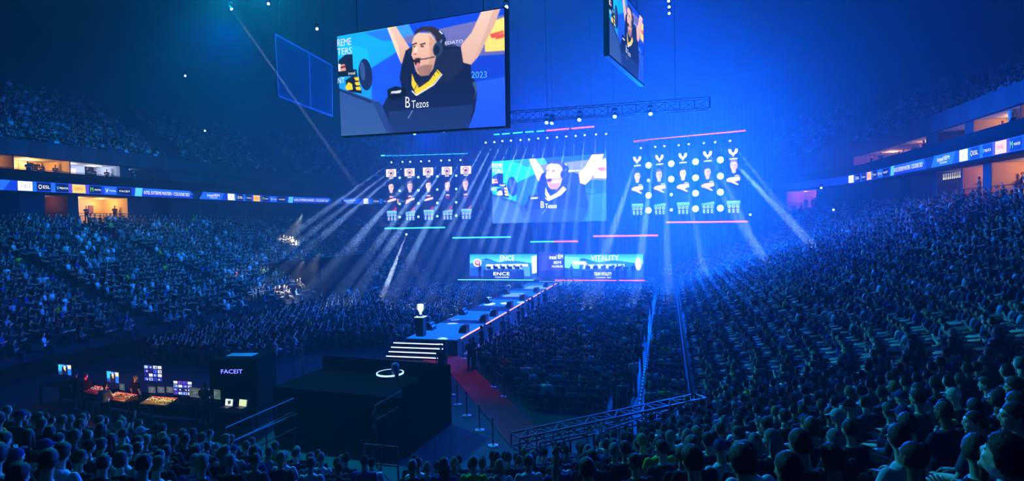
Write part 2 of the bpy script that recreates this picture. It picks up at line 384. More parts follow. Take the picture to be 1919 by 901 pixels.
def point_light(name, loc, rgb, power, size=.15, parent=None, spot=None, aim=None, blend=.3):
    L = bpy.data.lights.new(name, 'SPOT' if spot else 'POINT'); L.energy = power; L.color = s2l(rgb); L.shadow_soft_size = size
    if spot: L.spot_size = math.radians(spot); L.spot_blend = blend
    o = bpy.data.objects.new(name, L); C.objects.link(o); o.location = loc
    if aim is not None: o.rotation_euler = (Vector(aim) - Vector(loc)).to_track_quat('-Z', 'Y').to_euler()
    if parent is not None:
        o.parent = parent; o.matrix_parent_inverse = parent.matrix_world.inverted()
    return o
SUITES = []
for (x0, x1, lv, side, wrgb, lrgb, pw, style, where), (a, b, _) in zip(ROOMS, opn):
    z0, z1 = lv; dep = 3.2; n = max(2, int((b - a) / 1.2)); ls = np.linspace(a, b, n + 1); bm = NB()
    A = [fpt(l, FD + .02, z0) for l in ls]; B = [fpt(l, FD + dep, z0) for l in ls]; up = Vector((0, 0, z1 - z0))
    for k in range(n):
        quad(bm, A[k], A[k + 1], B[k + 1], B[k], 1); quad(bm, A[k] + up, B[k] + up, B[k + 1] + up, A[k + 1] + up, 2); quad(bm, B[k], B[k + 1], B[k + 1] + up, B[k] + up, 0)
    quad(bm, A[0], B[0], B[0] + up, A[0] + up); quad(bm, A[-1], A[-1] + up, B[-1] + up, B[-1])
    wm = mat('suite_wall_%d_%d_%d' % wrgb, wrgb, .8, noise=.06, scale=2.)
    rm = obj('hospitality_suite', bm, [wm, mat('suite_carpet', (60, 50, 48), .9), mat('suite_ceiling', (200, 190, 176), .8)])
    SUITES.append((rm, a, b, z0, z1, style, where, side))
    tag(rm, 'open hospitality suite ' + where, 'suite', 'hospitality suites along the ribbon')
    mid = (a + b) / 2
    nl = 2 if b - a > 5 else 1
    for j in range(nl):
        l = a + (b - a) * ((j + .5) / nl); bmq = NB(); p = fpt(l, FD + 1.9, z1 - .03); lathe(bmq, [(.16, 0), (.16, .03), (.02, .03)], 12, 0, p - Vector((0, 0, .03)))
        lo = obj('downlight', bmq, mat('downlight_%d' % lrgb[1], lrgb, emit=6.), rm)
        if pw > 10: point_light('suite_lamp', fpt(l, FD + 1.9, z1 - .35), lrgb, pw * 1.0 / nl, .2)
    # rail, counter and fittings
    if style != 'lights':
        bmq = NB(); tube(bmq, [fpt(l, FD + .1, z0 + .95) for l in ls], .03, 6)
        for l in ls[::2]: bar(bmq, fpt(l, FD + .1, z0), fpt(l, FD + .1, z0 + .95), .03)
        obj('rail', bmq, M_black, rm)
        bmq = NB()
        for k in range(n):
            quad(bmq, fpt(ls[k], FD + .55, z0 + .75), fpt(ls[k + 1], FD + .55, z0 + .75), fpt(ls[k + 1], FD + .95, z0 + .75), fpt(ls[k], FD + .95, z0 + .75))
            quad(bmq, fpt(ls[k], FD + .55, z0 + .7), fpt(ls[k + 1], FD + .55, z0 + .7), fpt(ls[k + 1], FD + .55, z0 + .75), fpt(ls[k], FD + .55, z0 + .75))
        obj('counter', bmq, mat('counter_wood', (70, 48, 36), .5), rm)
    def onwall(l, zc, w, h, name, mm, off=.06, lab=None):
        p = fpt(l, FD + dep - off, zc); nn = RF.nrm(l); ang = math.atan2(nn[1], nn[0]) + PI / 2; bq = NB(); box(bq, p, (w, .08, h), ang, 0, .01)
        q = obj(name, bq, mm, rm)
        return q
    if style == 'tv': onwall(a + (b - a) * .12, z0 + 1.5, .85, .6, 'television', M_black); onwall(mid - .8, z0 + .95, 1.3, 1.9, 'door', mat('suite_door', (232, 205, 150), .6)); onwall(a + 1.2, z0 + 1.3, .9, 1.2, 'wall_panel', wm)
    if style == 'bar':
        onwall(mid, z0 + 1.45, .8, .5, 'television', mat('suite_screen', (255, 190, 210), emit=2.)); onwall(mid - .1, z0 + .9, 1.9, .35, 'lit_shelf', mat('suite_white', (240, 240, 255), emit=1.6))
        onwall(b - 1.1, z0 + 1.1, 1.1, 1.1, 'glass_panel', mat('suite_teal_glass', (70, 140, 150), .2)); onwall(a + .7, z0 + 1, 1.0, 2, 'dark_cupboard', M_black)
    if style == 'pictures':
        for t in (.28, .62, .78): onwall(a + (b - a) * t, z0 + 1.45, .5, .85, 'framed_picture', mat('suite_picture', (120, 78, 60), .6))
    if style == 'cabinet':
        for t, w in ((.35, 1.6), (.8, 1.1)): onwall(a + (b - a) * t, z0 + 1.3, w, .8, 'television', M_black)
    if style in ('column',):
        p = fpt(a + (b - a) * .30, FD + .7, z0); bq = NB(); lathe(bq, [(.45, 0), (.45, z1 - z0)], 24, 0, p); obj('column', bq, mat('suite_column', (214, 176, 120), .6), rm)
        onwall(a + (b - a) * .72, z1 - .45, 3.2, .28, 'light_strip', mat('suite_strip', (255, 214, 140), emit=1.6), .2)
    if style == 'strip': onwall(mid, z1 - .7, (b - a) * .8, .16, 'light_strip', mat('suite_strip', (255, 214, 140), emit=1.6), 2.0)
    if style == 'lights':
        bq = NB()
        for t in np.linspace(.05, .95, 13):
            p = fpt(a + (b - a) * t, FD + .4, z1 - .55); box(bq, p, (.035, .035, .16)); bar(bq, p, p + Vector((0, 0, .4)), .012)
        obj('hanging_lights', bq, mat('suite_hang', (255, 236, 200), emit=2.5), rm)
# behind the stage: black drapes on a frame (pleated)
bm = NB()
def pleats(bm, x0, x1, y, z0, z1, pitch=.5, amp=.09):
    n = int((x1 - x0) / pitch * 6); pts = [(x0 + (x1 - x0) * i / n, y + amp * math.sin(2 * PI * i / 6)) for i in range(n + 1)]
    for (ax, ay), (bx, by) in zip(pts, pts[1:]): quad(bm, (ax, ay, z0), (bx, by, z0), (bx, by, z1), (ax, ay, z1))
pleats(bm, -34.5, 12.5, 76.5, 0, 22)
tag(obj('wall_stage_drape', bm, M_drape), kind='structure')
# haze that fills the hall, thicker towards the stage
def haze(y0, y1, dens, lab):
    bm = NB(); box(bm, (-16, (y0 + y1) / 2, 16.97), (129, y1 - y0, 33.9)); hz = obj('haze', bm, None); hz.data.materials.clear()
    hm = bpy.data.materials.new('haze'); hm.use_nodes = True; nt = hm.node_tree; nt.nodes.remove(nt.nodes['Principled BSDF'])
    vs = nt.nodes.new('ShaderNodeVolumeScatter'); vs.inputs['Density'].default_value = dens; vs.inputs['Anisotropy'].default_value = .25; vs.inputs['Color'].default_value = (1, 1, 1, 1)
    nt.links.new(vs.outputs[0], nt.nodes['Material Output'].inputs['Volume']); hz.data.materials.append(hm); hm.cycles.homogeneous_volume = True; hm.cycles.volume_sampling = 'MULTIPLE_IMPORTANCE'
    tag(hz, lab, 'haze', kind='stuff')
haze(-30, 119, .0012, 'thin theatrical haze filling the whole arena'); haze(36, 118.5, .0026, 'thicker blue-lit haze in the far half of the arena'); haze(54, 118, .0068, 'thickest blue-lit haze around the stage')
# ------------------------------------------------------------------ LED ribbons
RD = 18.93; RR = Ring(RD); RZ0, RZ1 = 11.63, 12.49
def rmap(l, v, off):
    x = np.interp(l, RR.L, RR.P[:, 0]); y = np.interp(l, RR.L, RR.P[:, 1]); nx = np.interp(l, RR.L, IN[:, 0]); ny = np.interp(l, RR.L, IN[:, 1])
    return np.c_[x - nx * off, y - ny * off, RZ1 + (RZ0 - RZ1) * np.broadcast_to(v, np.shape(x))]
PX = dict(white=(33, 61), net=(69, 95), pred=(104, 128), dhl=(135, 160), mon=(167, 189), vee=(196, 218), face=(220, 246), flash=(254, 268), text=(267, 356), iem=(388, 411), nxt=(427, 427))
zc = (RZ0 + RZ1) / 2
l0 = RR.find(33, zc, 'l'); PER = l0 - RR.find(427, zc, 'l')
FR = {k: ((l0 - RR.find(a, zc, 'l')) / PER, (l0 - RR.find(b, zc, 'l')) / PER) for k, (a, b) in PX.items()}
def e(name, rgb, st): return mat(name, rgb, emit=st)
RM = [e('led_white', (250, 250, 255), 1.5), e('led_navy', (6, 16, 60), 1.), e('led_blue', (40, 110, 255), 1.1), e('led_deepblue', (24, 60, 220), 1.), e('led_yellow', (255, 206, 70), 1.3),
      e('led_cyan', (90, 200, 255), 1.3), e('led_red', (214, 30, 30), 1.), e('led_green', (120, 220, 40), 1.2), e('led_grey', (180, 186, 200), 1.), e('led_violet', (90, 80, 230), 1.)]
WHT, NAV, BLU, DEEP, YEL, CYA, RED, GRN, GRY, VIO = range(10)
def make_ribbon(label, lA, lB, start, per):
    """lA > lB: the ribbon runs from lA (left in the photo) to lB; a period of the pattern starts at each start - k per"""
    V, Fc, M, n = [], [], [], 0
    LV, LT, LM, ln = [], [], [], 0
    def piece(a, b, v0, v1, mi, off=0., slant=0.):
        nonlocal n
        a, b = min(a, lA), max(b, lB)
        if a <= b: return
        k = max(1, int((a - b) / .8)); ls = np.linspace(a, b, k + 1)
        P = np.vstack([rmap(ls, v0, off), rmap(ls - slant, v1, off)]); V.append(P)
        for i in range(k): Fc.append((n + i, n + k + 1 + i, n + k + 2 + i, n + i + 1)); M.append(mi)
        n += len(P)
    def word(s, a, b, v0, v1, mi):
        nonlocal ln
        if a > lA or b < lB: return
        g, t = glyphs(s); LV.append(rmap(a + (b - a) * g[:, 0], v0 + (v1 - v0) * g[:, 1], .05)); LT.append(t + ln); LM.extend([mi] * len(t)); ln += len(g)
    piece(lA, lB, 0, 1, DEEP)
    k = -1
    while start - k * per > lB:
        s = start - k * per; k += 1
        X = {q: (s - FR[q][0] * per, s - FR[q][1] * per) for q in FR}
        def w_(q, f0, f1): a, b = X[q]; return a + (b - a) * f0, a + (b - a) * f1
        piece(s - .0 * per, s - FR['net'][0] * per, 0, 1, BLU, .004); piece(X['net'][1], X['pred'][0], 0, 1, BLU, .004); piece(X['pred'][1], X['dhl'][0], 0, 1, VIO, .004); piece(X['dhl'][1], X['mon'][0], 0, 1, VIO, .004)
        piece(*X['white'], .04, .96, WHT, .01); word('1&1', *w_('white', .2, .8), .3, .7, GRY)
        piece(*X['net'], .1, .9, NAV, .01); word('ESL', *w_('net', .42, .92), .34, .66, WHT); word('O', *w_('net', .1, .34), .28, .72, WHT)
        piece(*X['pred'], .1, .9, NAV, .01); word('PREDATOR', *w_('pred', .28, .95), .42, .62, WHT); word('v', *w_('pred', .06, .22), .35, .72, CYA)
        piece(*X['dhl'], .04, .96, YEL, .01); word('DHL', *w_('dhl', .2, .8), .36, .62, RED)
        piece(*X['mon'], .1, .9, NAV, .01); word('M', *w_('mon', .08, .32), .25, .75, GRN); word('MONSTER', *w_('mon', .42, .95), .42, .6, WHT)
        piece(*X['vee'], .06, .94, BLU, .01); word('V', *w_('vee', .06, .3), .3, .75, WHT); word('Vitality', *w_('vee', .36, .95), .42, .66, WHT)
        piece(*X['face'], .1, .9, NAV, .01); word('FACEIT', *w_('face', .12, .88), .4, .6, WHT)
        piece(*X['flash'], 0, 1, CYA, .01, -.15); piece(X['flash'][1], X['text'][1], 0, .5, BLU, .006, .6); word('INTEL EXTREME MASTERS - COLOGNE 2023', *w_('text', .02, .98), .3, .72, WHT)
        piece(X['text'][1], X['iem'][0], 0, 1, NAV, .006, .5); piece(X['iem'][0] + .6, X['iem'][1] - .9, 0, 1, BLU, .008, -.6)
        word('intel', *w_('iem', 0, .5), .22, .6, WHT); word('IEM', *w_('iem', .58, 1), .22, .55, WHT); word('COLOGNE', *w_('iem', .2, .8), .68, .82, WHT)
    rt = mesh_np('led_ribbon_board', np.vstack(V), Fc, RM, fmat=M)
    mesh_np('lettering', np.vstack(LV), np.vstack(LT), RM, parent=rt, fmat=LM)
    tag(rt, label, 'ribbon board', 'LED ribbon boards around the hall')
make_ribbon('blue LED ribbon board of sponsor logos on the left side of the hall', RR.find(-60, zc, 'l'), 2.0, l0, PER)
r0 = RR.find(1798, zc, 'r'); rper = RR.find(1590.6, zc, 'r') - r0
make_ribbon('blue LED ribbon board of sponsor logos rising along the right side of the hall', RR.find(1475, zc, 'r'), RR.find(1990, zc, 'r'), r0, rper)

# ------------------------------------------------------------------ the picture on the video walls
SRC = [(105, 218), (1145, 52), (1160, 765), (132, 850)]
hc = homography(SRC)
def fan_picture(w, h):
    p = Paint(w, h, hc, (34, 92, 246))
    p.poly([(60, 230), (470, 150), (520, 300), (330, 420), (330, 620), (60, 640)], (22, 168, 240), (30, 150, 240))
    p.poly([(280, 200), (560, 150), (560, 260), (400, 250)], (40, 120, 250)); p.poly([(100, 250), (300, 300), (330, 420), (200, 480), (100, 480)], (26, 190, 244), alpha=.7)
    p.poly([(430, 160), (600, 135), (590, 240), (480, 260)], (60, 150, 250)); p.poly([(560, 140), (1150, 40), (1150, 110), (600, 215)], (22, 70, 220))
    p.poly([(330, 420), (560, 290), (560, 680), (380, 660), (335, 560)], (30, 84, 236))
    p.poly([(530, 225), (1150, 95), (1152, 340), (960, 350), (540, 262)], (112, 112, 180), (96, 100, 178))
    p.poly([(1028, 150), (1150, 108), (1152, 312), (1032, 320)], (252, 226, 120), (252, 216, 110))
    p.poly([(1060, 212), (1140, 190), (1146, 200), (1110, 212), (1144, 206), (1148, 232), (1090, 246), (1098, 232), (1070, 238)], (226, 84, 66))
    p.poly([(930, 348), (1154, 334), (1158, 500), (940, 520)], (24, 66, 206)); p.poly([(930, 510), (1158, 470), (1164, 770), (920, 790)], (40, 92, 252), (34, 84, 246))
    # chair and the man's arms, head and jersey
    p.poly([(770, 290), (850, 278), (884, 296), (905, 420), (970, 490), (986, 575), (972, 680), (930, 790), (700, 800)], (22, 34, 74)); p.ell(962, 560, 20, 60, (60, 84, 120), .1)
    p.ell(820, 296, 40, 22, (40, 52, 84), -.2)
    p.poly([(426, 166), (482, 158), (520, 220), (572, 296), (548, 350), (518, 396), (494, 340), (466, 268)], (236, 196, 172), (214, 168, 150)); p.poly([(426, 166), (450, 162), (500, 290), (512, 380), (494, 340), (466, 268)], (250, 214, 190), alpha=.8)
    p.poly([(1008, 72), (1124, 50), (1086, 160), (1030, 270), (990, 350), (948, 398), (900, 388), (882, 330), (888, 278), (950, 200)], (240, 200, 178), (216, 172, 154)); p.poly([(1080, 62), (1124, 50), (1086, 160), (1000, 320), (960, 385), (1010, 260)], (206, 158, 144), alpha=.6)
    p.poly([(545, 312), (586, 286), (604, 440), (690, 420), (762, 292), (884, 288), (900, 386), (946, 398), (952, 500), (975, 560), (962, 690), (930, 790), (440, 826), (396, 664), (430, 600), (524, 560), (508, 480), (522, 392)], (16, 22, 56), (24, 40, 92))
    p.poly([(690, 430), (760, 300), (880, 300), (900, 420), (800, 520)], (34, 44, 74), alpha=.6)
    p.poly([(440, 690), (960, 640), (935, 790), (450, 826)], (34, 62, 128), alpha=.6)
    p.poly([(428, 556), (480, 532), (552, 548), (546, 588), (470, 622), (436, 608)], (14, 22, 50)); p.poly([(456, 566), (520, 556), (512, 574), (450, 580)], (210, 224, 244))
    p.poly([(560, 300), (584, 286), (580, 330), (556, 330)], (30, 38, 66))
    p.poly([(596, 226), (624, 200), (700, 206), (738, 262), (734, 352), (716, 424), (690, 462), (640, 470), (616, 452), (600, 408), (592, 366), (580, 340), (588, 300), (584, 262)], (240, 196, 168), (216, 160, 140))
    p.poly([(690, 214), (738, 262), (734, 352), (716, 424), (690, 462), (660, 440), (700, 360), (690, 280)], (202, 148, 130), alpha=.75); p.poly([(612, 420), (660, 400), (716, 400), (692, 466), (636, 474)], (120, 84, 80), alpha=.55)
    p.poly([(592, 214), (610, 184), (650, 164), (712, 162), (756, 186), (776, 226), (752, 262), (736, 258), (728, 226), (700, 196), (650, 188), (612, 204)], (44, 36, 42)); [p.line([(620 + 14 * k, 196 - 3 * k if k < 5 else 176), (632 + 13 * k, 172 + (k - 4) ** 2)], 4, (84, 66, 64)) for k in range(9)]; p.blur(1)
    p.line([(584, 278), (614, 264)], 9, (60, 40, 40)); p.line([(634, 276), (668, 266)], 9, (70, 46, 44)); p.ell(602, 288, 10, 5, (60, 40, 42)); p.ell(648, 286, 12, 5, (70, 46, 46))
    p.poly([(604, 286), (622, 284), (612, 326), (594, 330)], (250, 212, 186)); p.ell(604, 334, 10, 5, (170, 110, 100)); p.ell(618, 382, 17, 26, (48, 24, 34), .1); p.ell(622, 402, 12, 16, (216, 128, 140)); p.line([(600, 362), (640, 360)], 7, (96, 60, 58))
    p.poly([(744, 186), (772, 196), (794, 240), (790, 290), (768, 330), (752, 300), (772, 250), (758, 210)], (24, 36, 66)); p.ell(744, 304, 30, 46, (40, 60, 92), .12); p.ell(738, 308, 17, 30, (20, 28, 52), .12); p.line([(752, 190), (772, 210)], 9, (214, 230, 250)); p.line([(726, 350), (680, 360), (604, 374)], 6, (16, 20, 40)); p.ell(596, 376, 16, 8, (16, 18, 36))
    p.poly([(584, 452), (602, 500), (632, 540), (690, 500), (742, 428), (768, 452), (716, 520), (612, 586), (582, 524)], (240, 206, 44))
    for k in range(7): p.line([(596 + k * 26, 560 - k * 18), (616 + k * 20, 520 - k * 14)], 4, (60, 50, 20))
    p.line([(584, 560), (612, 588), (722, 520), (772, 456)], 8, (226, 230, 240)); p.line([(560, 730), (590, 680)], 3, (170, 190, 220))
    # desk, chair and the team-mate on the left
    p.ell(290, 462, 44, 100, (24, 40, 92), -.1); p.ell(272, 440, 16, 60, (52, 80, 140), -.1)
    p.poly([(110, 430), (120, 370), (160, 338), (206, 334), (214, 470), (110, 470)], (16, 26, 62)); p.poly([(118, 404), (156, 396), (166, 440), (120, 446)], (226, 150, 130)); p.poly([(112, 396), (130, 396), (130, 440), (112, 444)], (236, 240, 248)); p.line([(130, 420), (166, 410)], 12, (90, 30, 44))
    p.poly([(110, 446), (232, 430), (238, 470), (112, 478)], (14, 20, 48)); p.poly([(160, 500), (200, 474), (240, 470), (268, 580), (180, 570)], (18, 24, 52)); p.poly([(158, 548), (180, 510), (204, 520), (210, 556), (176, 562)], (240, 206, 40))
    for k in range(3): p.poly([(216 + k * 4, 482 + k * 30), (244 + k * 6, 476 + k * 30), (250 + k * 6, 500 + k * 30), (226 + k * 4, 500 + k * 30)], (240, 206, 40))
    p.poly([(104, 552), (180, 566), (380, 632), (400, 660), (470, 860), (100, 880)], (44, 78, 152), (54, 88, 146)); p.line([(116, 556), (330, 634)], 16, (26, 44, 104)); p.poly([(330, 620), (390, 640), (480, 830), (440, 850)], (34, 60, 130), alpha=.8)
    p.blur(1)
    return p
PIC = fan_picture(300, 170)
WORDS = [('REME', 108, 240, 198, 284, 0, -.12), ('TERS', 108, 298, 202, 340, 0, -.1), ('NT', 112, 486, 156, 520, 0, -.1), ('intel', 180, 446, 224, 466, 0, -.1), ('2023', 952, 440, 1046, 480, 1, -.02), ('EDATO', 790, 256, 900, 276, 0, -.12), ('Tezos', 584, 622, 690, 670, 0, -.1), ('B', 545, 598, 574, 664, 0, .1)]
M_PIX = mat_attr('video_pixels', emit=1.25); M_PIXB = mat_attr('video_pixels_bright', emit=3.2)
M_WTXT = e('video_white', (244, 248, 255), 1.0); M_CTXT = e('video_cyan', (90, 190, 255), 1.); M_WTXT2 = e('video_white_bright', (250, 252, 255), 3.)
def video_wall(name, label, cat, q, pic, words, pix, tm, conv=hc, group=None, gain=(1, 1, 1), depth=.35, border=.12, letter=True):
    n, c = q.n, sum(q.c, Vector()) / 4; ux = (q.c[1] - q.c[0]).normalized(); uy = (q.c[0] - q.c[3]).normalized()
    rt = thing(name, label, cat, c - uy * q.h / 2, group=group); Mi = Matrix.Translation(-rt.location)
    bm = NB(); bu, bv = border / q.w, border / q.h
    fr = [bm.verts.new(q.pt(*uv)) for uv in ((-bu, -bv), (1 + bu, -bv), (1 + bu, 1 + bv), (-bu, 1 + bv))]; bk = [bm.verts.new(q.pt(*uv, -depth)) for uv in ((-bu, -bv), (1 + bu, -bv), (1 + bu, 1 + bv), (-bu, 1 + bv))]
    bm.faces.new(fr[::-1]); bm.faces.new(bk)
    for k in range(4): bm.faces.new((fr[k], fr[(k + 1) % 4], bk[(k + 1) % 4], bk[k]))
    for k in range(6): bar(bm, q.pt((k + .5) / 6, .02, -depth - .06), q.pt((k + .5) / 6, .98, -depth - .06), .08)
    cab = obj('cabinet', bm, M_black, rt); cab.data.transform(Mi)
    s = pic.screen('picture', q, cab, pix, gain=gain, off=.02); s.data.transform(Mi)
    if words: lt = lettering('lettering', q, words, cab, tm, .035, conv); lt.data.transform(Mi)
    return rt
def hang(rt, q, top=33.5):
    for u in (.12, .88):
        bm = NB(); p = q.pt(u, 0) - q.n * .2; bar(bm, p, (p.x, p.y, top), .035); o = obj('hanging_cable', bm, M_black, rt); o.data.transform(Matrix.Translation(-rt.location))
qA = Quad(at(632, 68, 29.4), at(945, 15.5, 25), at(948, 236, 25), at(640, 255, 29.4))
rt = video_wall('video_screen', 'giant hanging video screen showing a cheering man with raised arms, nearest and largest', 'video screen', qA, PIC, WORDS, M_PIX, [M_WTXT, M_CTXT], group='hanging video screens', border=.05); hang(rt, qA)
qB = Quad(at(1141, -43, 38), at(1205, 36, 44.2), at(1206, 157.5, 44.2), at(1142, 102, 38))
rt = video_wall('video_screen', 'narrow-looking hanging video screen seen at a steep angle, top right of centre', 'video screen', qB, PIC, WORDS, M_PIX, [M_WTXT, M_CTXT], group='hanging video screens'); hang(rt, qB)
qC = Quad(on_y(922, 302.5, 72), on_y(1136, 288, 72), on_y(1137, 413.5, 72), on_y(923, 418.5, 72))
rt = video_wall('stage_video_wall', 'big bright video wall above the stage showing the cheering man', 'video screen', qC, PIC, WORDS, M_PIXB, [M_WTXT2, M_CTXT]); hang(rt, qC)
# unlit screen seen from behind: two see-through mesh panes in a frame
qD = Quad(at(514, 64, 47.8), at(621, 123, 57.9), at(622, 217.5, 57.9), at(521, 180, 47.8))
c = sum(qD.c, Vector()) / 4; rt = thing('unlit_screen', 'unlit dark blue hanging screen in two panes, beside the giant screen', 'screen', c)
for a, b in ((0, .545), (.555, 1)):
    bm = NB(); P = [qD.pt(a, .01), qD.pt(b, .01), qD.pt(b, .99), qD.pt(a, .99)]; N_ = qD.n * .05
    quad(bm, *[p + N_ for p in P]); quad(bm, *[p - N_ for p in P[::-1]]); o = obj('pane', bm, mat('screen_mesh', (20, 44, 66), .4, spec=.4), rt); o.data.transform(Matrix.Translation(-c))
bm = NB()
for a, b in ((qD.pt(0, 0), qD.pt(1, 0)), (qD.pt(1, 0), qD.pt(1, 1)), (qD.pt(1, 1), qD.pt(0, 1)), (qD.pt(0, 1), qD.pt(0, 0)), (qD.pt(.55, 0), qD.pt(.55, 1))): bar(bm, a, b, .16)
o = obj('frame', bm, mat('screen_frame', (110, 122, 144), .5), rt); o.data.transform(Matrix.Translation(-c)); hang(rt, qD)

# ------------------------------------------------------------------ player columns either side of the stage wall
M_PIXC = mat_attr('column_pixels', emit=1.6)
def col_picture(i, team):
    r = random.Random(i * 7 + (3 if team == 'o' else 50)); p = Paint(30, 150, None, (4, 10, 40)); SK = [(250, 214, 190), (240, 200, 176), (252, 220, 196), (236, 192, 166), (248, 210, 186)][i]
    HR = [(30, 22, 24), (120, 84, 60), (60, 44, 40), (26, 20, 24), (150, 110, 80)][i]
    if team == 'o':
        p.poly([(0, 0), (1, 0), (1, .15), (0, .15)], (255, 246, 236))
        for k in range(14):
            a = PI * (.62 + 1.76 * k / 13); p.ell(.5 + .26 * math.cos(a + PI * .5 - .38), .078 + .055 * math.sin(a + PI * .5 - .38), .07, .012, (190, 120, 70))
        p.ell(.5, .082, .15, .028, (96, 60, 50)); p.poly([(.3, .165), (.7, .165), (.7, .185), (.3, .185)], (255, 240, 236))
        y = .32
    else:
        y = .31 if i < 4 else .24
        for s in (-1, 1):
            p.poly([(.5 + s * .05, .075), (.5 + s * .13, .012), (.5 + s * .32, 0), (.5 + s * .34, .035), (.5 + s * .26, .075), (.5 + s * .1, .095)], (250, 252, 255))
        p.poly([(.34, .06), (.66, .06), (.56, .115), (.5, .13), (.44, .115)], (250, 252, 255)); p.poly([(.22, .15), (.8, .145), (.8, .168), (.22, .172)], (244, 250, 255))
    cx = .5 + r.uniform(-.05, .06)
    jer = (26, 30, 66) if team == 'o' else (10, 40, 150)
    p.poly([(.12, y + .16), (.34, y + .115), (.66, y + .115), (.92, y + .16), (1, .9), (0, .9)], jer)
    p.poly([(cx - .13, y + .07), (cx + .13, y + .07), (cx + .16, y + .125), (cx, y + .145), (cx - .16, y + .125)], tuple(v * .86 for v in SK))
    p.ell(cx, y + .0, .28, .078, HR); p.ell(cx, y + .026, .245, .078, SK); p.poly([(cx + .02, y - .02), (cx + .23, y - .01), (cx + .2, y + .08), (cx + .06, y + .1)], tuple(v * .82 for v in SK), alpha=.7)
    p.poly([(cx - .26, y - .02), (cx - .2, y - .06), (cx + .22, y - .06), (cx + .26, y - .01), (cx + .1, y - .035)], HR)
    p.line([(cx - .15, y + .012), (cx - .04, y + .014)], .008, (60, 40, 40)); p.line([(cx + .05, y + .014), (cx + .16, y + .012)], .008, (60, 40, 40)); p.line([(cx - .09, y + .066), (cx + .09, y + .066)], .006, (150, 90, 84)); p.poly([(cx - .02, y + .02), (cx + .03, y + .02), (cx + .05, y + .046), (cx - .03, y + .046)], tuple(v * .88 for v in SK))
    if team == 'o':
        p.ell(cx, y + .21, .2, .012, (240, 238, 246)); p.ell(cx, y + .245, .18, .03, (206, 40, 70), alpha=.8); p.ell(cx, y + .245, .1, .018, jer)
        if i in (0, 1, 2): p.poly([(.08, y + .285), (.5, y + .255), (.94, y + .24), (.96, y + .275), (.5, y + .3), (.12, y + .315)], SK)
        if i == 1: p.poly([(.02, y + .33), (.4, y + .29), (.5, y + .31), (.1, y + .36)], SK)
        p.poly([(.5 + .1 * i / 4, .80), (.98, .72), (.96, .77), (.6, .84)], (190, 30, 60)); p.poly([(.2, .83), (.5, .78), (.5, .80), (.26, .845)], (150, 26, 60), alpha=.8 if i > 2 else 0.)
    else:
        p.poly([(.0, y + .225), (.3, y + .2), (.98, y + .19), (1, y + .245), (.6, y + .27), (.9, y + .31), (.8, y + .325), (.3, y + .275), (0, y + .26)], tuple(min(255, v + 6) for v in SK))
        p.poly([(.6, y + .17), (.92, y + .165), (.92, y + .18), (.6, y + .185)], (240, 246, 255))
    p.poly([(0, .80 + .03 * (i % 2)), (1, .80), (1, .86), (0, .86)], (150, 216, 240), (80, 160, 230)); p.poly([(0, .86), (1, .86), (1, 1), (0, 1)], (20, 60, 150))
    for k in range(3):
        p.ell(.2 + .3 * k, .885, .12, .022, (220, 240, 252)); p.ell(.2 + .3 * k, .885, .06, .011, (20, 60, 140)); p.poly([(.14 + .3 * k, .925), (.26 + .3 * k, .925), (.26 + .3 * k, .985), (.14 + .3 * k, .985)], (214, 236, 250)); p.line([(.2 + .3 * k, .94), (.2 + .3 * k, .97)], .05, (20, 60, 150))
    return p
nL = azdir(0) * -1; pL = on_y(800, 370, 70.5)
nRt = -azdir(30); pR = on_y(1280, 340, 70)
ordc = ['leftmost', 'second from left', 'middle', 'fourth from left', 'rightmost']
for i, (cx, yt, yb, hw) in enumerate([(733.5, 317, 414, 9.4), (768, 315.5, 413.5, 9.4), (802.7, 314, 412.5, 9.5), (838, 312.5, 412, 9.6), (873.3, 311, 411, 9.8)]):
    q = Quad(on_plane(cx - hw - .6, yt + .3, pL, nL), on_plane(cx + hw - .6, yt - .3, pL, nL), on_plane(cx + hw + 1, yb, pL, nL), on_plane(cx - hw + 1, yb + .2, pL, nL))
    rt = video_wall('player_screen', 'narrow LED player portrait under a white logo square, %s of five' % ordc[i], 'LED screen', q, col_picture(i, 'o'), None, M_PIXC, None, None, 'portrait screens left of the stage screen', depth=.15, border=.04)
for i, (cx, yt, yb, hw) in enumerate([(1194.5, 293, 403.5, 10.8), (1236.3, 290, 402.5, 11), (1280, 286.5, 401.8, 11.6), (1326.5, 283, 400.8, 12), (1374.3, 278.5, 400, 12.8)]):
    q = Quad(on_plane(cx - hw - .4, yt + .8, pR, nRt), on_plane(cx + hw - .4, yt - .8, pR, nRt), on_plane(cx + hw + .4, yb - .2, pR, nRt), on_plane(cx - hw + .4, yb + .2, pR, nRt))
    rt = video_wall('player_screen', 'narrow LED player portrait under a white winged emblem, %s of five' % ordc[i], 'LED screen', q, col_picture(i, 'v'), None, M_PIXC, None, None, 'portrait screens right of the stage screen', depth=.15, border=.04)
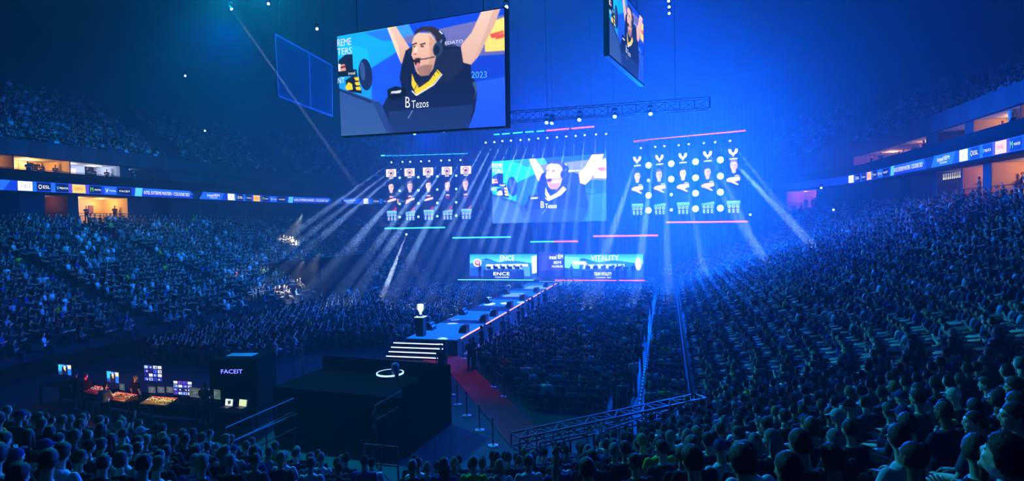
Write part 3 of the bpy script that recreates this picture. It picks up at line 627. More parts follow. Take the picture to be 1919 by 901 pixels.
# ------------------------------------------------------------------ stage
SZ = 1.15
def move(o, rt): o.data.transform(Matrix.Translation(-rt.location))
def lset(pts): return [Vector(p) for p in pts]
M_stage = mat('stage_black', (10, 11, 16), .5); M_gloss = mat('stage_gloss', (26, 60, 120), .16, spec=.7)
rt = thing('stage', 'wide black stage with blue and red LED edges under the video walls', 'stage', (-14, 71, 0))
bm = NB(); box(bm, (-13.95, 71.7, SZ / 2), (24.5, 5.2, SZ), None, 0, .03); o = obj('deck', bm, M_stage, rt); move(o, rt)
M_LB, M_LR, M_LW = e('led_line_blue', (70, 170, 255), 5.), e('led_line_red', (255, 70, 60), 5.), e('led_line_white', (190, 215, 255), 3.)
for (xa, xb), mm in zip(((858, 1000), (1040, 1072), (1075, 1155), (1160, 1213)), (M_LB, M_LR, M_LR, M_LR)):
    a, b = on_y(xa, 521, 69.05).x, on_y(xb, 523, 69.05).x; bm = NB(); box(bm, ((a + b) / 2, 69.05, SZ - .04), (b - a, .06, .08)); o = obj('led_edge', bm, mm, rt); move(o, rt)
# LED walls at the back of the stage
YW = 73.5
def stage_pic(team):
    p = Paint(170, 62, None, (26, 96, 226)); p.poly([(0, 0), (1, 0), (1, .4), (0, .4)], (26, 130, 240), (120, 210, 250)); p.poly([(0, .38), (.3, .22), (.45, .34), (.62, .24), (1, .4), (1, .75), (0, .75)], (30, 100, 220)); p.poly([(.16, .24), (.26, .17), (.36, .26)], (20, 70, 180))
    p.poly([(0, .55), (1, .5), (1, 1), (0, 1)], (20, 70, 190), (24, 60, 190))
    if team == 'o':
        p.poly([(.25, .42), (.87, .4), (.87, .6), (.25, .62)], (210, 216, 230)); p.poly([(.18, .66), (.4, .58), (.78, .6), (.8, 1), (.18, 1)], (26, 70, 180)); p.poly([(.78, .5), (.9, .5), (.9, 1), (.78, 1)], (70, 130, 230))
        p.ell(.12, .36, .062, .16, (250, 220, 214)); p.ell(.12, .36, .045, .12, (150, 80, 60)); p.ell(.12, .34, .02, .05, (250, 226, 214)); p.poly([(.92, .1), (1, .05), (1, .75), (.93, .8)], (190, 240, 250))
        for k in range(5): p.ell(.37 + .1 * k, .5, .02, .07, (60, 70, 110)); p.ell(.33 + .1 * k, .53, .02, .05, (250, 250, 255))
    else:
        p.poly([(.0, .1), (.2, .15), (.2, .6), (0, .6)], (110, 210, 250)); p.poly([(.1, .3), (.28, .3), (.3, .42), (.14, .44)], (220, 244, 250)); p.poly([(.26, .42), (.78, .4), (.8, .6), (.24, .62)], (170, 186, 216)); p.poly([(.2, .8), (.26, .6), (.76, .58), (.8, 1), (.2, 1)], (40, 60, 140))
        p.ell(.94, .4, .035, .26, (240, 230, 220)); p.poly([(0, .55), (.1, .6), (.12, 1), (0, 1)], (14, 50, 160)); p.poly([(.8, .7), (.95, .66), (1, 1), (.8, 1)], (14, 60, 190))
        for k in range(5): p.ell(.3 + .11 * k, .5, .022, .07, (50, 70, 120))
    p.blur(1); return p
M_ST = [e('stage_white', (236, 244, 255), 3.), e('stage_lilac', (150, 140, 255), 1.)]
M_PIXS = mat_attr('stage_pixels', emit=2.6)
for lab, x0, x1, team, wd in (('stage back wall screen reading ENCE, left of the stage steps', 880.5, 1006, 'o', [('ENCE', .46, .05, .67, .27, 0)]), ('stage back wall screen reading VITALITY, right half of the stage', 1057, 1205, 'v', [('VITALITY', .35, .05, .70, .26, 0)])):
    q = Quad(on_y(x0, 476.5, YW), on_y(x1, 476, YW), on_y(x1, 522, YW), on_y(x0, 521, YW))
    video_wall('stage_screen', lab, 'LED screen', q, stage_pic(team), wd, M_PIXS, M_ST, lambda a: a, depth=.2)
q = Quad(on_y(1009, 473, YW - .3), on_y(1056, 473, YW - .3), on_y(1056, 521, YW - .3), on_y(1009, 521, YW - .3)); p = Paint(40, 40, None, (20, 24, 110)); p.poly([(0, 0), (1, 0), (1, .7), (0, .7)], (30, 34, 150), (44, 30, 160)); p.poly([(0, .7), (1, .7), (1, 1), (0, 1)], (14, 24, 96))
video_wall('stage_screen', 'dark violet stage screen reading intel above the stage steps', 'LED screen', q, p, [('intel', .44, .1, .72, .26, 0), ('IEM', .78, .08, .98, .24, 0), ('IEM', .62, .34, .9, .44, 0), ('COLOGNE 2023', .54, .5, .98, .58, 0)], M_PIXS, M_ST, lambda a: a, depth=.2)
# player desks with the team's name on the front
M_deskf = mat_attr('desk_pixels', emit=.8)
for lab, name, x0, x1, sub in (('curved player desk reading ENCE on the left of the stage', 'ENCE', 905, 980, 'COLOGNE'), ('curved player desk reading TEAM VITALITY on the right of the stage', 'TEAM VITALITY', 1090, 1172, 'COLOGNE  2023')):
    a, b = on_y(x0, 515, 70.6).x, on_y(x1, 515, 70.6).x; cx = (a + b) / 2; w = b - a; rt = thing('player_desk', lab, 'desk', (cx, 70.6, SZ), group='player desks on the stage')
    bm = NB(); pts = [(-w / 2 + w * t, -.5 + .6 * (2 * t - 1) ** 2) for t in np.linspace(0, 1, 13)]
    for (ax, ay), (bx, by) in zip(pts, pts[1:]):
        quad(bm, (ax, ay, 1.0), (bx, by, 1.0), (bx, by + .9, 1.0), (ax, ay + .9, 1.0)); quad(bm, (ax, ay, .95), (bx, by, .95), (bx, by, 1.0), (ax, ay, 1.0)); quad(bm, (ax, ay + .9, .95), (bx, by + .9, .95), (bx, by, .95), (ax, ay, .95))
    obj('desktop', bm, M_stage, rt)
    P = Paint(60, 20, None, (24, 54, 150)); P.poly([(0, 0), (1, 0), (1, .5), (0, .2)], (30, 70, 190)); P.blur()
    bm = NB()
    for (ax, ay), (bx, by) in zip(pts, pts[1:]): quad(bm, (ax, ay + .06, .02), (bx, by + .06, .02), (bx, by + .06, .95), (ax, ay + .06, .95))
    obj('front_panel', bm, e('desk_glow', (24, 56, 160), .7), rt)
    def cv(xy):
        return xy
    q = Quad((-w / 2, -.56, .95), (w / 2, -.56, .95), (w / 2, -.56, 0), (-w / 2, -.56, 0)); lettering('lettering', q, [(name, .3, .12, .7, .55, 0), (sub, .34, .72, .68, .86, 0)], rt, [M_ST[0]], .0)
    for s in (-1, 1):
        bm = NB(); box(bm, (s * (w / 2 - .1), .5, .47), (.08, .8, .94)); obj('leg', bm, M_stage, rt)
    for k in range(5):
        m = thing('computer_monitor', 'monitor %s on the %s player desk' % (ordc[k] if k else 'at the left end', name.split()[-1] + ' team'), 'monitor', (cx + (k - 2) * w / 5.6, 70.62, SZ + 1.0), 0, 'monitors on the player desks')
        bm = NB(); box(bm, (0, .1, .33), (.6, .05, .36), None, 0, .01); obj('display', bm, M_black, m); bm = NB(); box(bm, (0, .1, .01), (.25, .2, .02)); box(bm, (0, .12, .1), (.05, .03, .2)); obj('stand', bm, M_black, m)
# steps from the stage down to the catwalk
CZ = 1.0; CX0, CX1 = -15.8, -12.4; CYN = 33.4
def led_steps(label, x0, x1, y_top, dy, z_top, z_bot, n, glow):
    rt = thing('led_steps', label, 'steps', ((x0 + x1) / 2, y_top, 0)); bm = NB(); g = []
    for k in range(n):
        zt = z_top - (z_top - z_bot) * (k + 1) / (n + 1); y = y_top - dy * (k + .5); box(bm, ((x0 + x1) / 2, y, zt / 2), (x1 - x0, dy, zt)); g.append((y - dy / 2 - .02, zt))
    o = obj('treads', bm, M_stage, rt); move(o, rt)
    for y, z in g:
        bm = NB(); box(bm, ((x0 + x1) / 2, y, z - .03), (x1 - x0 - .1, .04, .045)); o = obj('led_strip', bm, glow, rt); move(o, rt)
led_steps('LED-edged steps leading up from the catwalk onto the stage', -14.9, -9.6, 69.0, .3, 1.15, .55, 4, e('led_step_far', (120, 190, 255), 1.6))
rt = led_steps('four white LED-edged steps at the near end of the catwalk', -16.5, -13.0, CYN, .34, CZ, 0.0, 4, e('led_step', (190, 200, 255), 3.))
# catwalk: glossy video floor with an LED line along its right side
rt = thing('catwalk', 'long catwalk with a glossy blue lit floor from the stage to the steps', 'catwalk', ((CX0 + CX1) / 2, CYN, 0))
bm = NB(); box(bm, ((CX0 + CX1) / 2, (CYN + 67.7) / 2, CZ / 2 - .03), (CX1 - CX0, 67.7 - CYN, CZ - .06)); o = obj('skirt', bm, M_stage, rt); move(o, rt)
bm = NB()
for k in range(24):
    ya, yb = CYN + (67.7 - CYN) * k / 24, CYN + (67.7 - CYN) * (k + 1) / 24; quad(bm, (CX0, ya, CZ), (CX1, ya, CZ), (CX1, yb, CZ), (CX0, yb, CZ), 0 if k % 5 in (0, 1, 2) or k < 4 else 1)
o = obj('video_floor', bm, [e('floor_video_blue', (16, 110, 235), 1.1), e('floor_video_dark', (8, 36, 130), .8)], rt); move(o, rt)
for c_, s_ in (((CX0 + CX1) / 2 + .4, 62.2, CZ + .004), (2.4, 3.2, .008)), ((-14.6, 55.5, CZ + .004), (1.6, 3.0, .008)): bm = NB(); box(bm, c_, s_); o = obj('bright_floor_panel', bm, e('floor_video_white', (120, 180, 255), 1.), rt); move(o, rt)
for ya, yb in ((34, 38.4), (39.2, 44.6), (45.6, 50.5), (51.5, 57.5), (58.5, 66.5)):
    bm = NB(); box(bm, (CX1 + .03, (ya + yb) / 2, CZ - .02), (.05, yb - ya, .07)); o = obj('led_edge', bm, e('led_line_orange', (255, 150, 120), 2.4), rt); move(o, rt)
# floor wedges on the catwalk edges
def wedge(x, y, z, rz, lab, s=1.):
    m = thing('stage_monitor', lab, 'speaker', (x, y, z), rz, 'black boxes along the catwalk edges'); bm = NB(); prof = [(-.25, 0), (.25, 0), (.25, .2), (.05, .5), (-.25, .5)]
    L = [bm.verts.new((-.35 * s, a * s, b * s)) for a, b in prof]; Rr = [bm.verts.new((.35 * s, a * s, b * s)) for a, b in prof]; bm.faces.new(L); bm.faces.new(Rr[::-1])
    for k in range(5): bm.faces.new((L[k], Rr[k], Rr[(k + 1) % 5], L[(k + 1) % 5]))
    obj('body', bm, M_black, m); bm = NB(); box(bm, (0, .165 * s, .365 * s), (.6 * s, .02, .3 * s), Matrix.Rotation(math.radians(56.3), 3, 'X') @ Matrix.Rotation(PI / 2, 3, 'X')); obj('grille', bm, mat('grille', (40, 42, 50), .6), m)
for i, y in enumerate((35.8, 40.1, 42.6, 47.2, 51.8, 57.6, 62.5)): wedge(CX1 - .4, y, CZ, PI / 2, 'black wedge box on the right edge of the catwalk, %s from the steps' % ordn(i + 1))
for i, y in enumerate((36.5, 43, 49.6, 56, 61.5)): wedge(CX0 + .4, y, CZ, -PI / 2, 'black wedge box on the left edge of the catwalk, %s from the steps' % ordn(i + 1))
# trophy on its plinth; the cup emits the light that should fall on it
p = on_z(802, 634, CZ); px_, py_ = -15.15, 34.3
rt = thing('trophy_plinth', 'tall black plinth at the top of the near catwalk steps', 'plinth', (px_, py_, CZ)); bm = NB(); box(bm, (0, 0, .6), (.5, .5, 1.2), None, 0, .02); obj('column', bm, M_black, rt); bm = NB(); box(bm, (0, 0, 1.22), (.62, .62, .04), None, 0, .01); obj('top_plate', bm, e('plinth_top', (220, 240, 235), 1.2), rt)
rt = thing('trophy', 'shining silver trophy cup lit white on the black plinth', 'trophy', (px_, py_, CZ + 1.24)); Mt = mat('silver', (225, 235, 235), .18, metal=1.)
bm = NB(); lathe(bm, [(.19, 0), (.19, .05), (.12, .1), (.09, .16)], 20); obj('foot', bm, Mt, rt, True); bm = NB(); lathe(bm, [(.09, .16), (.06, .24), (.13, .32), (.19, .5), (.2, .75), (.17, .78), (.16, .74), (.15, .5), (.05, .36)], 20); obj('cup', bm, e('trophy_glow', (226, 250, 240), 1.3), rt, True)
for s in (-1, 1):
    bm = NB(); tube(bm, [(s * .17, 0, .7), (s * .28, 0, .72), (s * .3, 0, .56), (s * .24, 0, .44), (s * .14, 0, .38)], .02, 6); obj('handle', bm, Mt, rt, True)
# red carpet from the steps to the tunnel
bm = NB(); P = [on_z(x, y, .012) for x, y in ((762, 664), (800, 650), (848, 654), (1024, 815), (1012, 850), (962, 842), (836, 690))]; f = bm.faces.new([bm.verts.new(v) for v in P]); r = bmesh.ops.extrude_face_region(bm, geom=[f]); bmesh.ops.translate(bm, vec=(0, 0, .02), verts=[v for v in r['geom'] if isinstance(v, bmesh.types.BMVert)])
o = obj('red_carpet', bm, mat('carpet_red', (236, 26, 58), .95, noise=.15, scale=6., bump=.2)); tag(o, 'long red carpet running from the catwalk steps down to the tunnel', 'carpet')
# strip over the lane right of the catwalk, pinkish light painted into its colour
bm = NB(); box(bm, (-11.5, 49, .008), (1.5, 30, .016)); o = obj('lit_lane_strip', bm, mat('lane_lit_grey', (190, 170, 190), .6)); tag(o, 'pale floor matting in the lane right of the catwalk', 'matting')
# crowd barriers
M_drk2 = mat('barrier_black', (14, 15, 18), .8, spec=.1)
def barrier(a, b, lab, h=1.1, group='crowd barriers on the floor', name='crowd_barrier', z=0., n=None, mm=None):
    a, b = Vector((*a, z)), Vector((*b, z)); L = (b - a).length; n = n or max(1, int(L / 2.2)); rt = thing(name, lab, 'barrier', a, group=group); u = (b - a); bm = NB()
    tube(bm, [(0, 0, h), u + Vector((0, 0, h))], .025, 6); tube(bm, [(0, 0, .18), u + Vector((0, 0, .18))], .02, 6); obj('rail', bm, mm or M_alu, rt)
    for k in range(n + 1):
        p = u * (k / n); bm = NB(); bar(bm, p, p + Vector((0, 0, h)), .04); box(bm, p + Vector((0, 0, .02)), (.4, .3, .04), math.atan2(u.y, u.x)); obj('post', bm, mm or M_alu, rt)
    bm = NB(); m_ = int(L / .16)
    for k in range(1, m_):
        p = u * (k / m_); bar(bm, p + Vector((0, 0, .18)), p + Vector((0, 0, h)), .012)
    tag(obj('infill_bars', bm, mm or M_drk2, rt), kind='stuff')
barrier((-10.5, 33), (-10.5, 66), 'crowd barrier along the right-hand floor block beside the catwalk lane', mm=M_drk2)
barrier((-16.6, 35), (-16.6, 66), 'crowd barrier along the left-hand floor block beside the catwalk', mm=M_drk2)
barrier((.75, 26), (.75, 66), 'dark crowd barrier at the foot of the right stand', mm=M_drk2)
rt = thing('dashed_edge_strip', 'thin dark floor strip with white dashes along the right edge of the floor aisle', 'edge strip', (-1.25, 25, 0)); bm = NB(); box(bm, (0, 15.5, .03), (.16, 31, .06)); obj('base', bm, M_drk2, rt); bm = NB()
for k in range(52): box(bm, (0, .3 + k * .6, .065), (.09, .34, .02))
tag(obj('white_dashes', bm, mat('dash_white', (230, 232, 240), .6), rt), kind='stuff')
barrier((-32.6, 30), (-32.6, 62), 'crowd barrier at the foot of the left stand', mm=M_drk2)
# rope posts along the carpet
STN = [(846, 740), (857, 758), (875, 779), (899, 806), (924, 835)]; STR = [(855, 663), (868, 672), (925, 725), (945, 743)]
def stanchion(pt, lab):
    m = thing('rope_post', lab, 'rope post', (pt.x, pt.y, 0), 0, 'rope posts along the red carpet'); bm = NB(); lathe(bm, [(.19, 0), (.19, .025), (.03, .06)], 20); obj('base', bm, mat('chrome_base', (200, 210, 220), .25, metal=.9), m); bm = NB(); lathe(bm, [(.025, .05), (.025, .95), (.045, .96), (.045, 1.0), (.01, 1.02)], 12); obj('pole', bm, M_black, m); return m
prev = None; ropes = []
for seq, sd in ((STN, 'left side of the red carpet'), (STR, 'right side of the red carpet')):
    pr = None
    for i, (x, y) in enumerate(seq):
        pt = on_z(x, y, 0); stanchion(pt, 'dark rope post on the %s, %s from the catwalk steps' % (sd, ordn(i + 1)))
        if pr is not None and not (seq is STR and i == 2):
            bm = NB(); a, b = Vector((pr.x, pr.y, .93)), Vector((pt.x, pt.y, .93)); tube(bm, [a.lerp(b, t) - Vector((0, 0, .25 * t * (1 - t))) for t in np.linspace(0, 1, 7)], .022, 6); o = obj('barrier_rope', bm, M_black); tag(o, 'dark rope between the %s and %s posts on the %s' % (ordn(i), ordn(i + 1), sd), 'rope', 'ropes along the red carpet')
        pr = pt
# aluminium truss rail at the front of the near stand
def truss(name, a, b, w, h, lab, cat, mm, group=None, step=None, chord=.05):
    a, b = Vector(a), Vector(b); L = (b - a).length; d = (b - a).normalized(); x = d.cross(Vector((0, 0, 1))).normalized() * (w / 2); z = Vector((0, 0, h / 2)); n = max(2, int(L / (step or max(w, h)))); rt = thing(name, lab, cat, a, group=group); bm = NB(); cs = [x + z, x - z, -x - z, -x + z]
    for c_ in cs: bar(bm, c_, c_ + (b - a), chord)
    o = obj('chords', bm, mm, rt); bm = NB()
    for k in range(n):
        p, q_ = d * (L * k / n), d * (L * (k + 1) / n)
        for i in range(4):
            c0, c1 = cs[i], cs[(i + 1) % 4]; bar(bm, p + c0, p + c1, chord * .6); bar(bm, p + (c0 if k % 2 else c1), q_ + (c1 if k % 2 else c0), chord * .6)
    for i in range(4): bar(bm, d * L + cs[i], d * L + cs[(i + 1) % 4], chord)
    obj('lacing', bm, mm, rt); return rt
ta, tb = at(966, 828, 16), at(1312, 752, 19.2)
tr = truss('rail_truss', ta, tb, .5, .35, 'long aluminium truss along the front of the near stand, bottom centre', 'truss', mat('truss_grey', (58, 62, 74), .6))
bm = NB()
for t in np.linspace(.02, .98, 9):
    p = ta.lerp(tb, t); d_ = bowl_d(p.x, p.y); zb = tread(int(d_ / ROWD)) if d_ > 0 else 0.; bar(bm, (p.x, p.y, max(0, zb - .02)), (p.x, p.y, p.z - .15), .06)
o = obj('post', bm, M_black, tr); move(o, tr)
# ------------------------------------------------------------------ LED bars over the stage
def led_bar(pa, pb, lab, cols, grp='neon-like LED bars over the stage', drop=1.2):
    pa, pb = Vector(pa), Vector(pb); rt = thing('led_bar', lab, 'LED bar', (pa + pb) / 2, group=grp); bm = NB(); bar(bm, pa + Vector((0, .14, .04)), pb + Vector((0, .14, .04)), .12, .2); o = obj('housing', bm, M_black, rt); move(o, rt)
    for k, mm in enumerate(cols):
        a, b = pa.lerp(pb, k / len(cols)), pa.lerp(pb, (k + 1) / len(cols)); bm = NB(); tube(bm, [a, b], .075, 8); o = obj('light_tube', bm, mm, rt); move(o, rt)
    for t in (.06, .94): bm = NB(); p = pa.lerp(pb, t) + Vector((0, .14, 0)); bar(bm, p, (p.x, p.y, p.z + drop), .02); o = obj('hanging_cable', bm, M_black, rt); move(o, rt)
B_, R_ = e('bar_blue', (40, 150, 255), 7.), e('bar_red', (255, 66, 50), 6.)
led_bar(on_plane(714, 291.5, pL, nL), on_plane(876, 287, pL, nL), 'long blue LED bar above the left portrait screens', [B_])
led_bar(on_plane(721, 428, pL, nL), on_plane(834, 426, pL, nL), 'blue LED bar below the left portrait screens', [B_])
led_bar(on_plane(1188, 265, pR, nRt), on_plane(1397, 245, pR, nRt), 'long red LED bar above the right portrait screens', [R_])
led_bar(on_plane(1249, 416.5, pR, nRt), on_plane(1401, 415, pR, nRt), 'red LED bar below the right portrait screens', [R_])
led_bar(on_y(848, 445.5, 69.5), on_y(957, 444, 69.5), 'blue LED bar above the ENCE stage screen', [B_])
led_bar(on_y(994, 453, 69.5), on_y(1083, 452, 69.5), 'half blue half red LED bar above the middle of the stage', [B_, R_])
led_bar(on_y(1112, 442.5, 69.5), on_y(1233, 441, 69.5), 'red LED bar above the VITALITY stage screen', [R_])
for i, (x0, y0, x1, y1, m_) in enumerate([(926, 252, 936, 251.5, B_), (941, 251.2, 955, 250, B_), (961.5, 249.5, 979, 247.8, B_), (984.5, 247.5, 1000, 246.5, B_), (1006, 246.2, 1020, 245, B_), (1024, 244.8, 1066, 241, R_), (1071, 240.8, 1113.5, 237, R_)]):
    led_bar(on_y(x0, y0, 70.5), on_y(x1, y1, 70.5), '%s LED bar, %s from left in the broken row above the video wall' % ('short blue' if m_ is B_ else 'red', ordn(i + 1)), [m_], 'LED bars in the row above the stage video wall')
# ------------------------------------------------------------------ lamps and trusses
def moving_head(loc, aim, lab, grp, rgb=(120, 190, 255), power=0., cone=2.8, s=.5, glow=18., name='moving_head_lamp', blend=.4):
    """yoke lamp hanging at loc, its lens turned to aim"""
    loc, aim = Vector(loc), Vector(aim); rt = thing(name, lab, 'stage lamp', loc, group=grp); d = (aim - loc).normalized(); x, y, _ = frame_of(d); M = Matrix((x, y, d)).transposed().to_4x4()
    bm = NB(); lathe(bm, [(.10 * s, -.42 * s), (.2 * s, -.36 * s), (.24 * s, 0), (.26 * s, .32 * s), (.22 * s, .34 * s)], 14); hd = obj('lamp_head', bm, M_black, rt); hd.data.transform(M)
    bm = NB(); lathe(bm, [(.2 * s, .345 * s), (.2 * s, .36 * s), (.05 * s, .37 * s)], 14); o = obj('lens', bm, e('lens_%d_%d' % (rgb[0], glow), rgb, glow), hd); o.data.transform(M)
    bm = NB(); hx = Vector((d.y, -d.x, 0)); hx = hx.normalized() if hx.length > .05 else Vector((1, 0, 0))
    for q in (-1, 1): bar(bm, hx * (q * .32 * s), hx * (q * .32 * s) + Vector((0, 0, .62 * s)), .06 * s)
    bar(bm, hx * (-.35 * s) + Vector((0, 0, .62 * s)), hx * (.35 * s) + Vector((0, 0, .62 * s)), .1 * s); obj('yoke', bm, M_black, rt); bm = NB(); box(bm, (0, 0, .74 * s), (.5 * s, .4 * s, .2 * s), None, 0, .02); obj('base', bm, M_black, rt)
    if power > 0:
        L = point_light('beam', loc + d * (.42 * s), rgb, power, .06, None, cone, aim, blend); L.parent = rt; L.matrix_parent_inverse = Matrix.Translation(-loc)
    return rt
BEAM = 1.2; BLIND = 2.6e4
def beam(src, endpx, dend, lab, grp, power, cone=2.7, rgb=(150, 200, 255), s=.5):
    moving_head(src, at(*endpx, dend), lab, grp, rgb, power * BEAM, cone, s)
# left fan of beams
GL = 'beam lamps above the left portrait screens'
LS = [(735, 303, (560, 430), 62), (756, 302, (500, 500), 60), (770, 302, (560, 480), 58), (790, 301, (590, 560), 55), (805.5, 300.5, (600, 520), 56), (827.5, 299.5, (620, 570), 52), (843, 299, (640, 590), 52), (863.5, 298.5, (690, 640), 50)]
for i, (x, y, ep, de) in enumerate(LS): beam(on_plane(x, y, pL + nL * .6, nL), ep, de, 'small beam lamp, %s from left above the left portrait screens' % ordn(i + 1), GL, (5e5, 5e5, 7e5, 3e5, 9e5, 7e5, 9e5, 9e5)[i])
GM = 'beam lamps above the stage video wall'
MS = [(911, 266), (927, 265), (942, 263), (958, 262), (976, 261), (992, 260), (1009, 258), (1026, 257), (1044, 255.5), (1061.5, 254), (1079, 253), (1096, 251.5), (1117, 250), (1136, 249)]
for i, (x, y) in enumerate(MS):
    t = i / 13; ex = 700 + 400 * t + (x - 911) * .1; beam(on_y(x, y, 70.2), (ex, 640 + 20 * t), 46 + 4 * t, 'small beam lamp, %s from left above the stage video wall' % ordn(i + 1), GM, (4e5, 7e5, 7e5, 4e5, 7e5, 7e5, 7e5, 7e5, 2e5, 5e5, 5e5, 5e5, 4e5, 5e5)[i], 2.0)
GR = 'beam lamps above the right portrait screens'
RS = [(1201.6, 276, (1085, 620), 46), (1228, 273.6, (1180, 640), 46), (1245, 272, (1255, 640), 48), (1271.5, 270, (1330, 560), 55), (1290, 268.6, (1480, 560), 46), (1318, 266, (1440, 500), 55), (1339, 265, (1560, 500), 46), (1367, 262.5, (1600, 560), 44)]
for i, (x, y, ep, de) in enumerate(RS): beam(on_plane(x, y, pR + nRt * .6, nRt), ep, de, 'small beam lamp, %s from left above the right portrait screens' % ordn(i + 1), GR, (9e5, 9e5, 7e5, 9e5, 9e5, 7e5, 9e5, 2e5)[i])
# a lamp of its own left of the stage and one high on the near truss
beam(on_y(762, 438, 66), (738, 500), 63, 'single beam lamp hanging low left of the stage', None, 9e5, 2.6, (200, 225, 255))
# audience blinders between the portrait columns
def blinder(p, n, lab, grp, r, glow, rgb, power):
    rt = thing('blinder_lamp', lab, 'stage lamp', p, group=grp); x, y, d = frame_of(n); M = Matrix((x, y, d)).transposed().to_4x4(); bm = NB(); lathe(bm, [(r * .5, -r * 1.2), (r, -r * .6), (r * 1.12, 0), (r * 1.05, .01)], 18); hd = obj('can', bm, M_black, rt); hd.data.transform(M)
    bm = NB(); lathe(bm, [(r, .015), (r * .6, .03), (r * .05, .035)], 18); o = obj('lens', bm, e('blinder_%d_%d' % (rgb[0], int(glow)), rgb, glow), hd); o.data.transform(M)
    bm = NB(); bar(bm, Vector(n) * (-r * .8), Vector(n) * (-r * .8) + Vector((0, 0, r * 2.2)), .05); obj('bracket', bm, M_black, rt)
    if power > 0: L = point_light('blinder_beam', Vector(p) + Vector(n) * .12, (0, 88, 255), power, r * .8, None, 150, Vector(p) + Vector(n) * 10, .6); L.parent = rt; L.matrix_parent_inverse = Matrix.Translation(-Vector(p))
GB = 'blinders between the right portrait screens'
big = {(0, 1): .5, (2, 1): .8, (3, 1): .9}
for c, xs, ys in ((0, 1215.4, (309.6, 338, 366, 394)), (1, 1258, (306.5, 335.5, 364.5, 393)), (2, 1303.5, (303, 333, 362, 391)), (3, 1350, (299.5, 330, 360, 390))):
    for r_, y in enumerate(ys):
        sm = (c, r_) in ((0, 1), (1, 2), (1, 3)); blinder(on_plane(xs, y, pR + nRt * .3, nRt), nRt, '%s cyan-white blinder, %s from left in the %s row between right portraits' % ('smaller' if sm else 'large', ordn(c + 1), ('top', 'second', 'third', 'bottom')[r_]), GB, .16 if sm else .34, 30. if sm else 60., (96, 200, 255), 0 if sm else BLIND)
GB2 = 'small lamps between the left portrait screens'
for c, xs, ys in ((0, 749, (333, 357.5, 382, 406.5)), (1, 784, (332, 356.5, 381, 406)), (2, 819.5, (330.5, 355, 380, 405)), (3, 855, (329, 354, 379, 404))):
    for r_, y in enumerate(ys): blinder(on_plane(xs, y, pL + nL * .3, nL), nL, 'small blue-white lamp, %s from left in the %s row between left portraits' % (ordn(c + 1), ('top', 'second', 'third', 'bottom')[r_]), GB2, .13, 14., (90, 190, 255), 0)
# trusses in the roof with bright cyan lamps
M_trs = mat('rig_truss', (60, 64, 74), .5, metal=.6)
def rig(px0, px1, Y, lab, w=.9):
    a, b = on_y(*px0, Y), on_y(*px1, Y); a.z += .6; b.z = a.z; t = truss('lighting_truss', a, b, w, w, lab, 'truss', M_trs, 'trusses in the roof', 1.2, .07); 
    for q in (.1, .5, .9): bm = NB(); p = a.lerp(b, q); bar(bm, p, (p.x, p.y, 34), .03); o = obj('hanging_cable', bm, M_black, t); move(o, t)
    return a, b
a, b = rig((760, 245), (1330, 200), 52, 'long dark truss with cyan lamps across the middle of the hall')
GT = 'cyan lamps on the middle truss'
for i, (x, y) in enumerate([(778, 247), (832, 242.5), (886, 238), (1025, 227), (1035.5, 227.5), (1087, 221.5), (1152.5, 215.5), (1218.5, 210.5)]):
    p = on_y(x, y, 51.8); moving_head(p, p + Vector((1.5 * math.sin(i), -7, -6)), 'cyan lamp under the middle truss, %s from the left' % ordn(i + 1), GT, (110, 235, 255), 0, 3, .75, 26.)
beam(on_y(1035.5, 227, 51.2), (985, 330), 49, 'thin beam lamp on the middle truss over the stage video wall', None, 2e5, 1.6)
beam(on_y(875, 240, 51.2), (868, 300), 50, 'thin beam lamp on the middle truss beside the giant screen', None, 2e5, 1.6)
rig((900, 262), (1180, 240), 71.5, 'dark truss carrying the lamps above the stage video wall', .6)
a_, b_ = on_plane(715, 300, pL + nL * .6, nL), on_plane(885, 296, pL + nL * .6, nL)
for (a_, b_, lab) in ((on_plane(722, 294, pL + nL * .6, nL), on_plane(885, 289, pL + nL * .6, nL), 'dark truss carrying the lamps above the left portrait screens'), (on_plane(1190, 268, pR + nRt * .6, nRt), on_plane(1400, 250, pR + nRt * .6, nRt), 'dark truss carrying the lamps above the right portrait screens')):
    t = truss('lighting_truss', a_, b_, .4, .4, lab, 'truss', M_trs, 'trusses in the roof', .8, .05)
# near left cluster at the top of the photo and the little lamps scattered in the roof
GC = 'bright lamps scattered in the dark roof'
rig((395, -8), (560, -14), 36, 'dark truss at the top edge of the photo, left of the giant screen')
pN = on_y(432, 14, 40); beam(pN, (640, 310), 44, 'bright lamp sending a thin beam down past the unlit screen, top left', GC, 9e5, 1.3, (190, 215, 255), .5)
for x, y, Y, lab in ((503, 7, 36, 'bright white lamp at the top edge, left of the giant screen'), (594, 54, 36, 'white lamp hanging above the gap beside the unlit screen'), (1253, 2, 45, 'cyan lamp at the top edge, right of the narrow hanging screen'), (1254, 13, 45.5, 'smaller cyan lamp just under the one at the top edge'), (1254, 25, 46, 'lowest cyan lamp of the three right of the narrow screen'), (949, 13, 30, 'small lamp at the upper right corner of the giant screen'),
                     (158, 186, 62, 'small white lamp over the upper left stand'), (262, 277, 58, 'small white lamp low over the front of the upper left stand'), (347, 142, 56, 'white lamp hanging in the dark above the upper left stand'), (384, 245, 66, 'tiny lamp over the far end of the upper left stand'), (1562, 393, 70, 'tiny white lamp over the far right stand'), (1406, 402, 68, 'tiny lamp right of the right-hand lower red bar'), (1539, 352, 74, 'tiny lamp under the far right ribbon')):
    p = on_y(x, y, Y); moving_head(p, EYE + Vector((0, 0, -1)), lab, GC, (190, 240, 255), 0, 3, .42 if Y < 50 else .5, 14.)
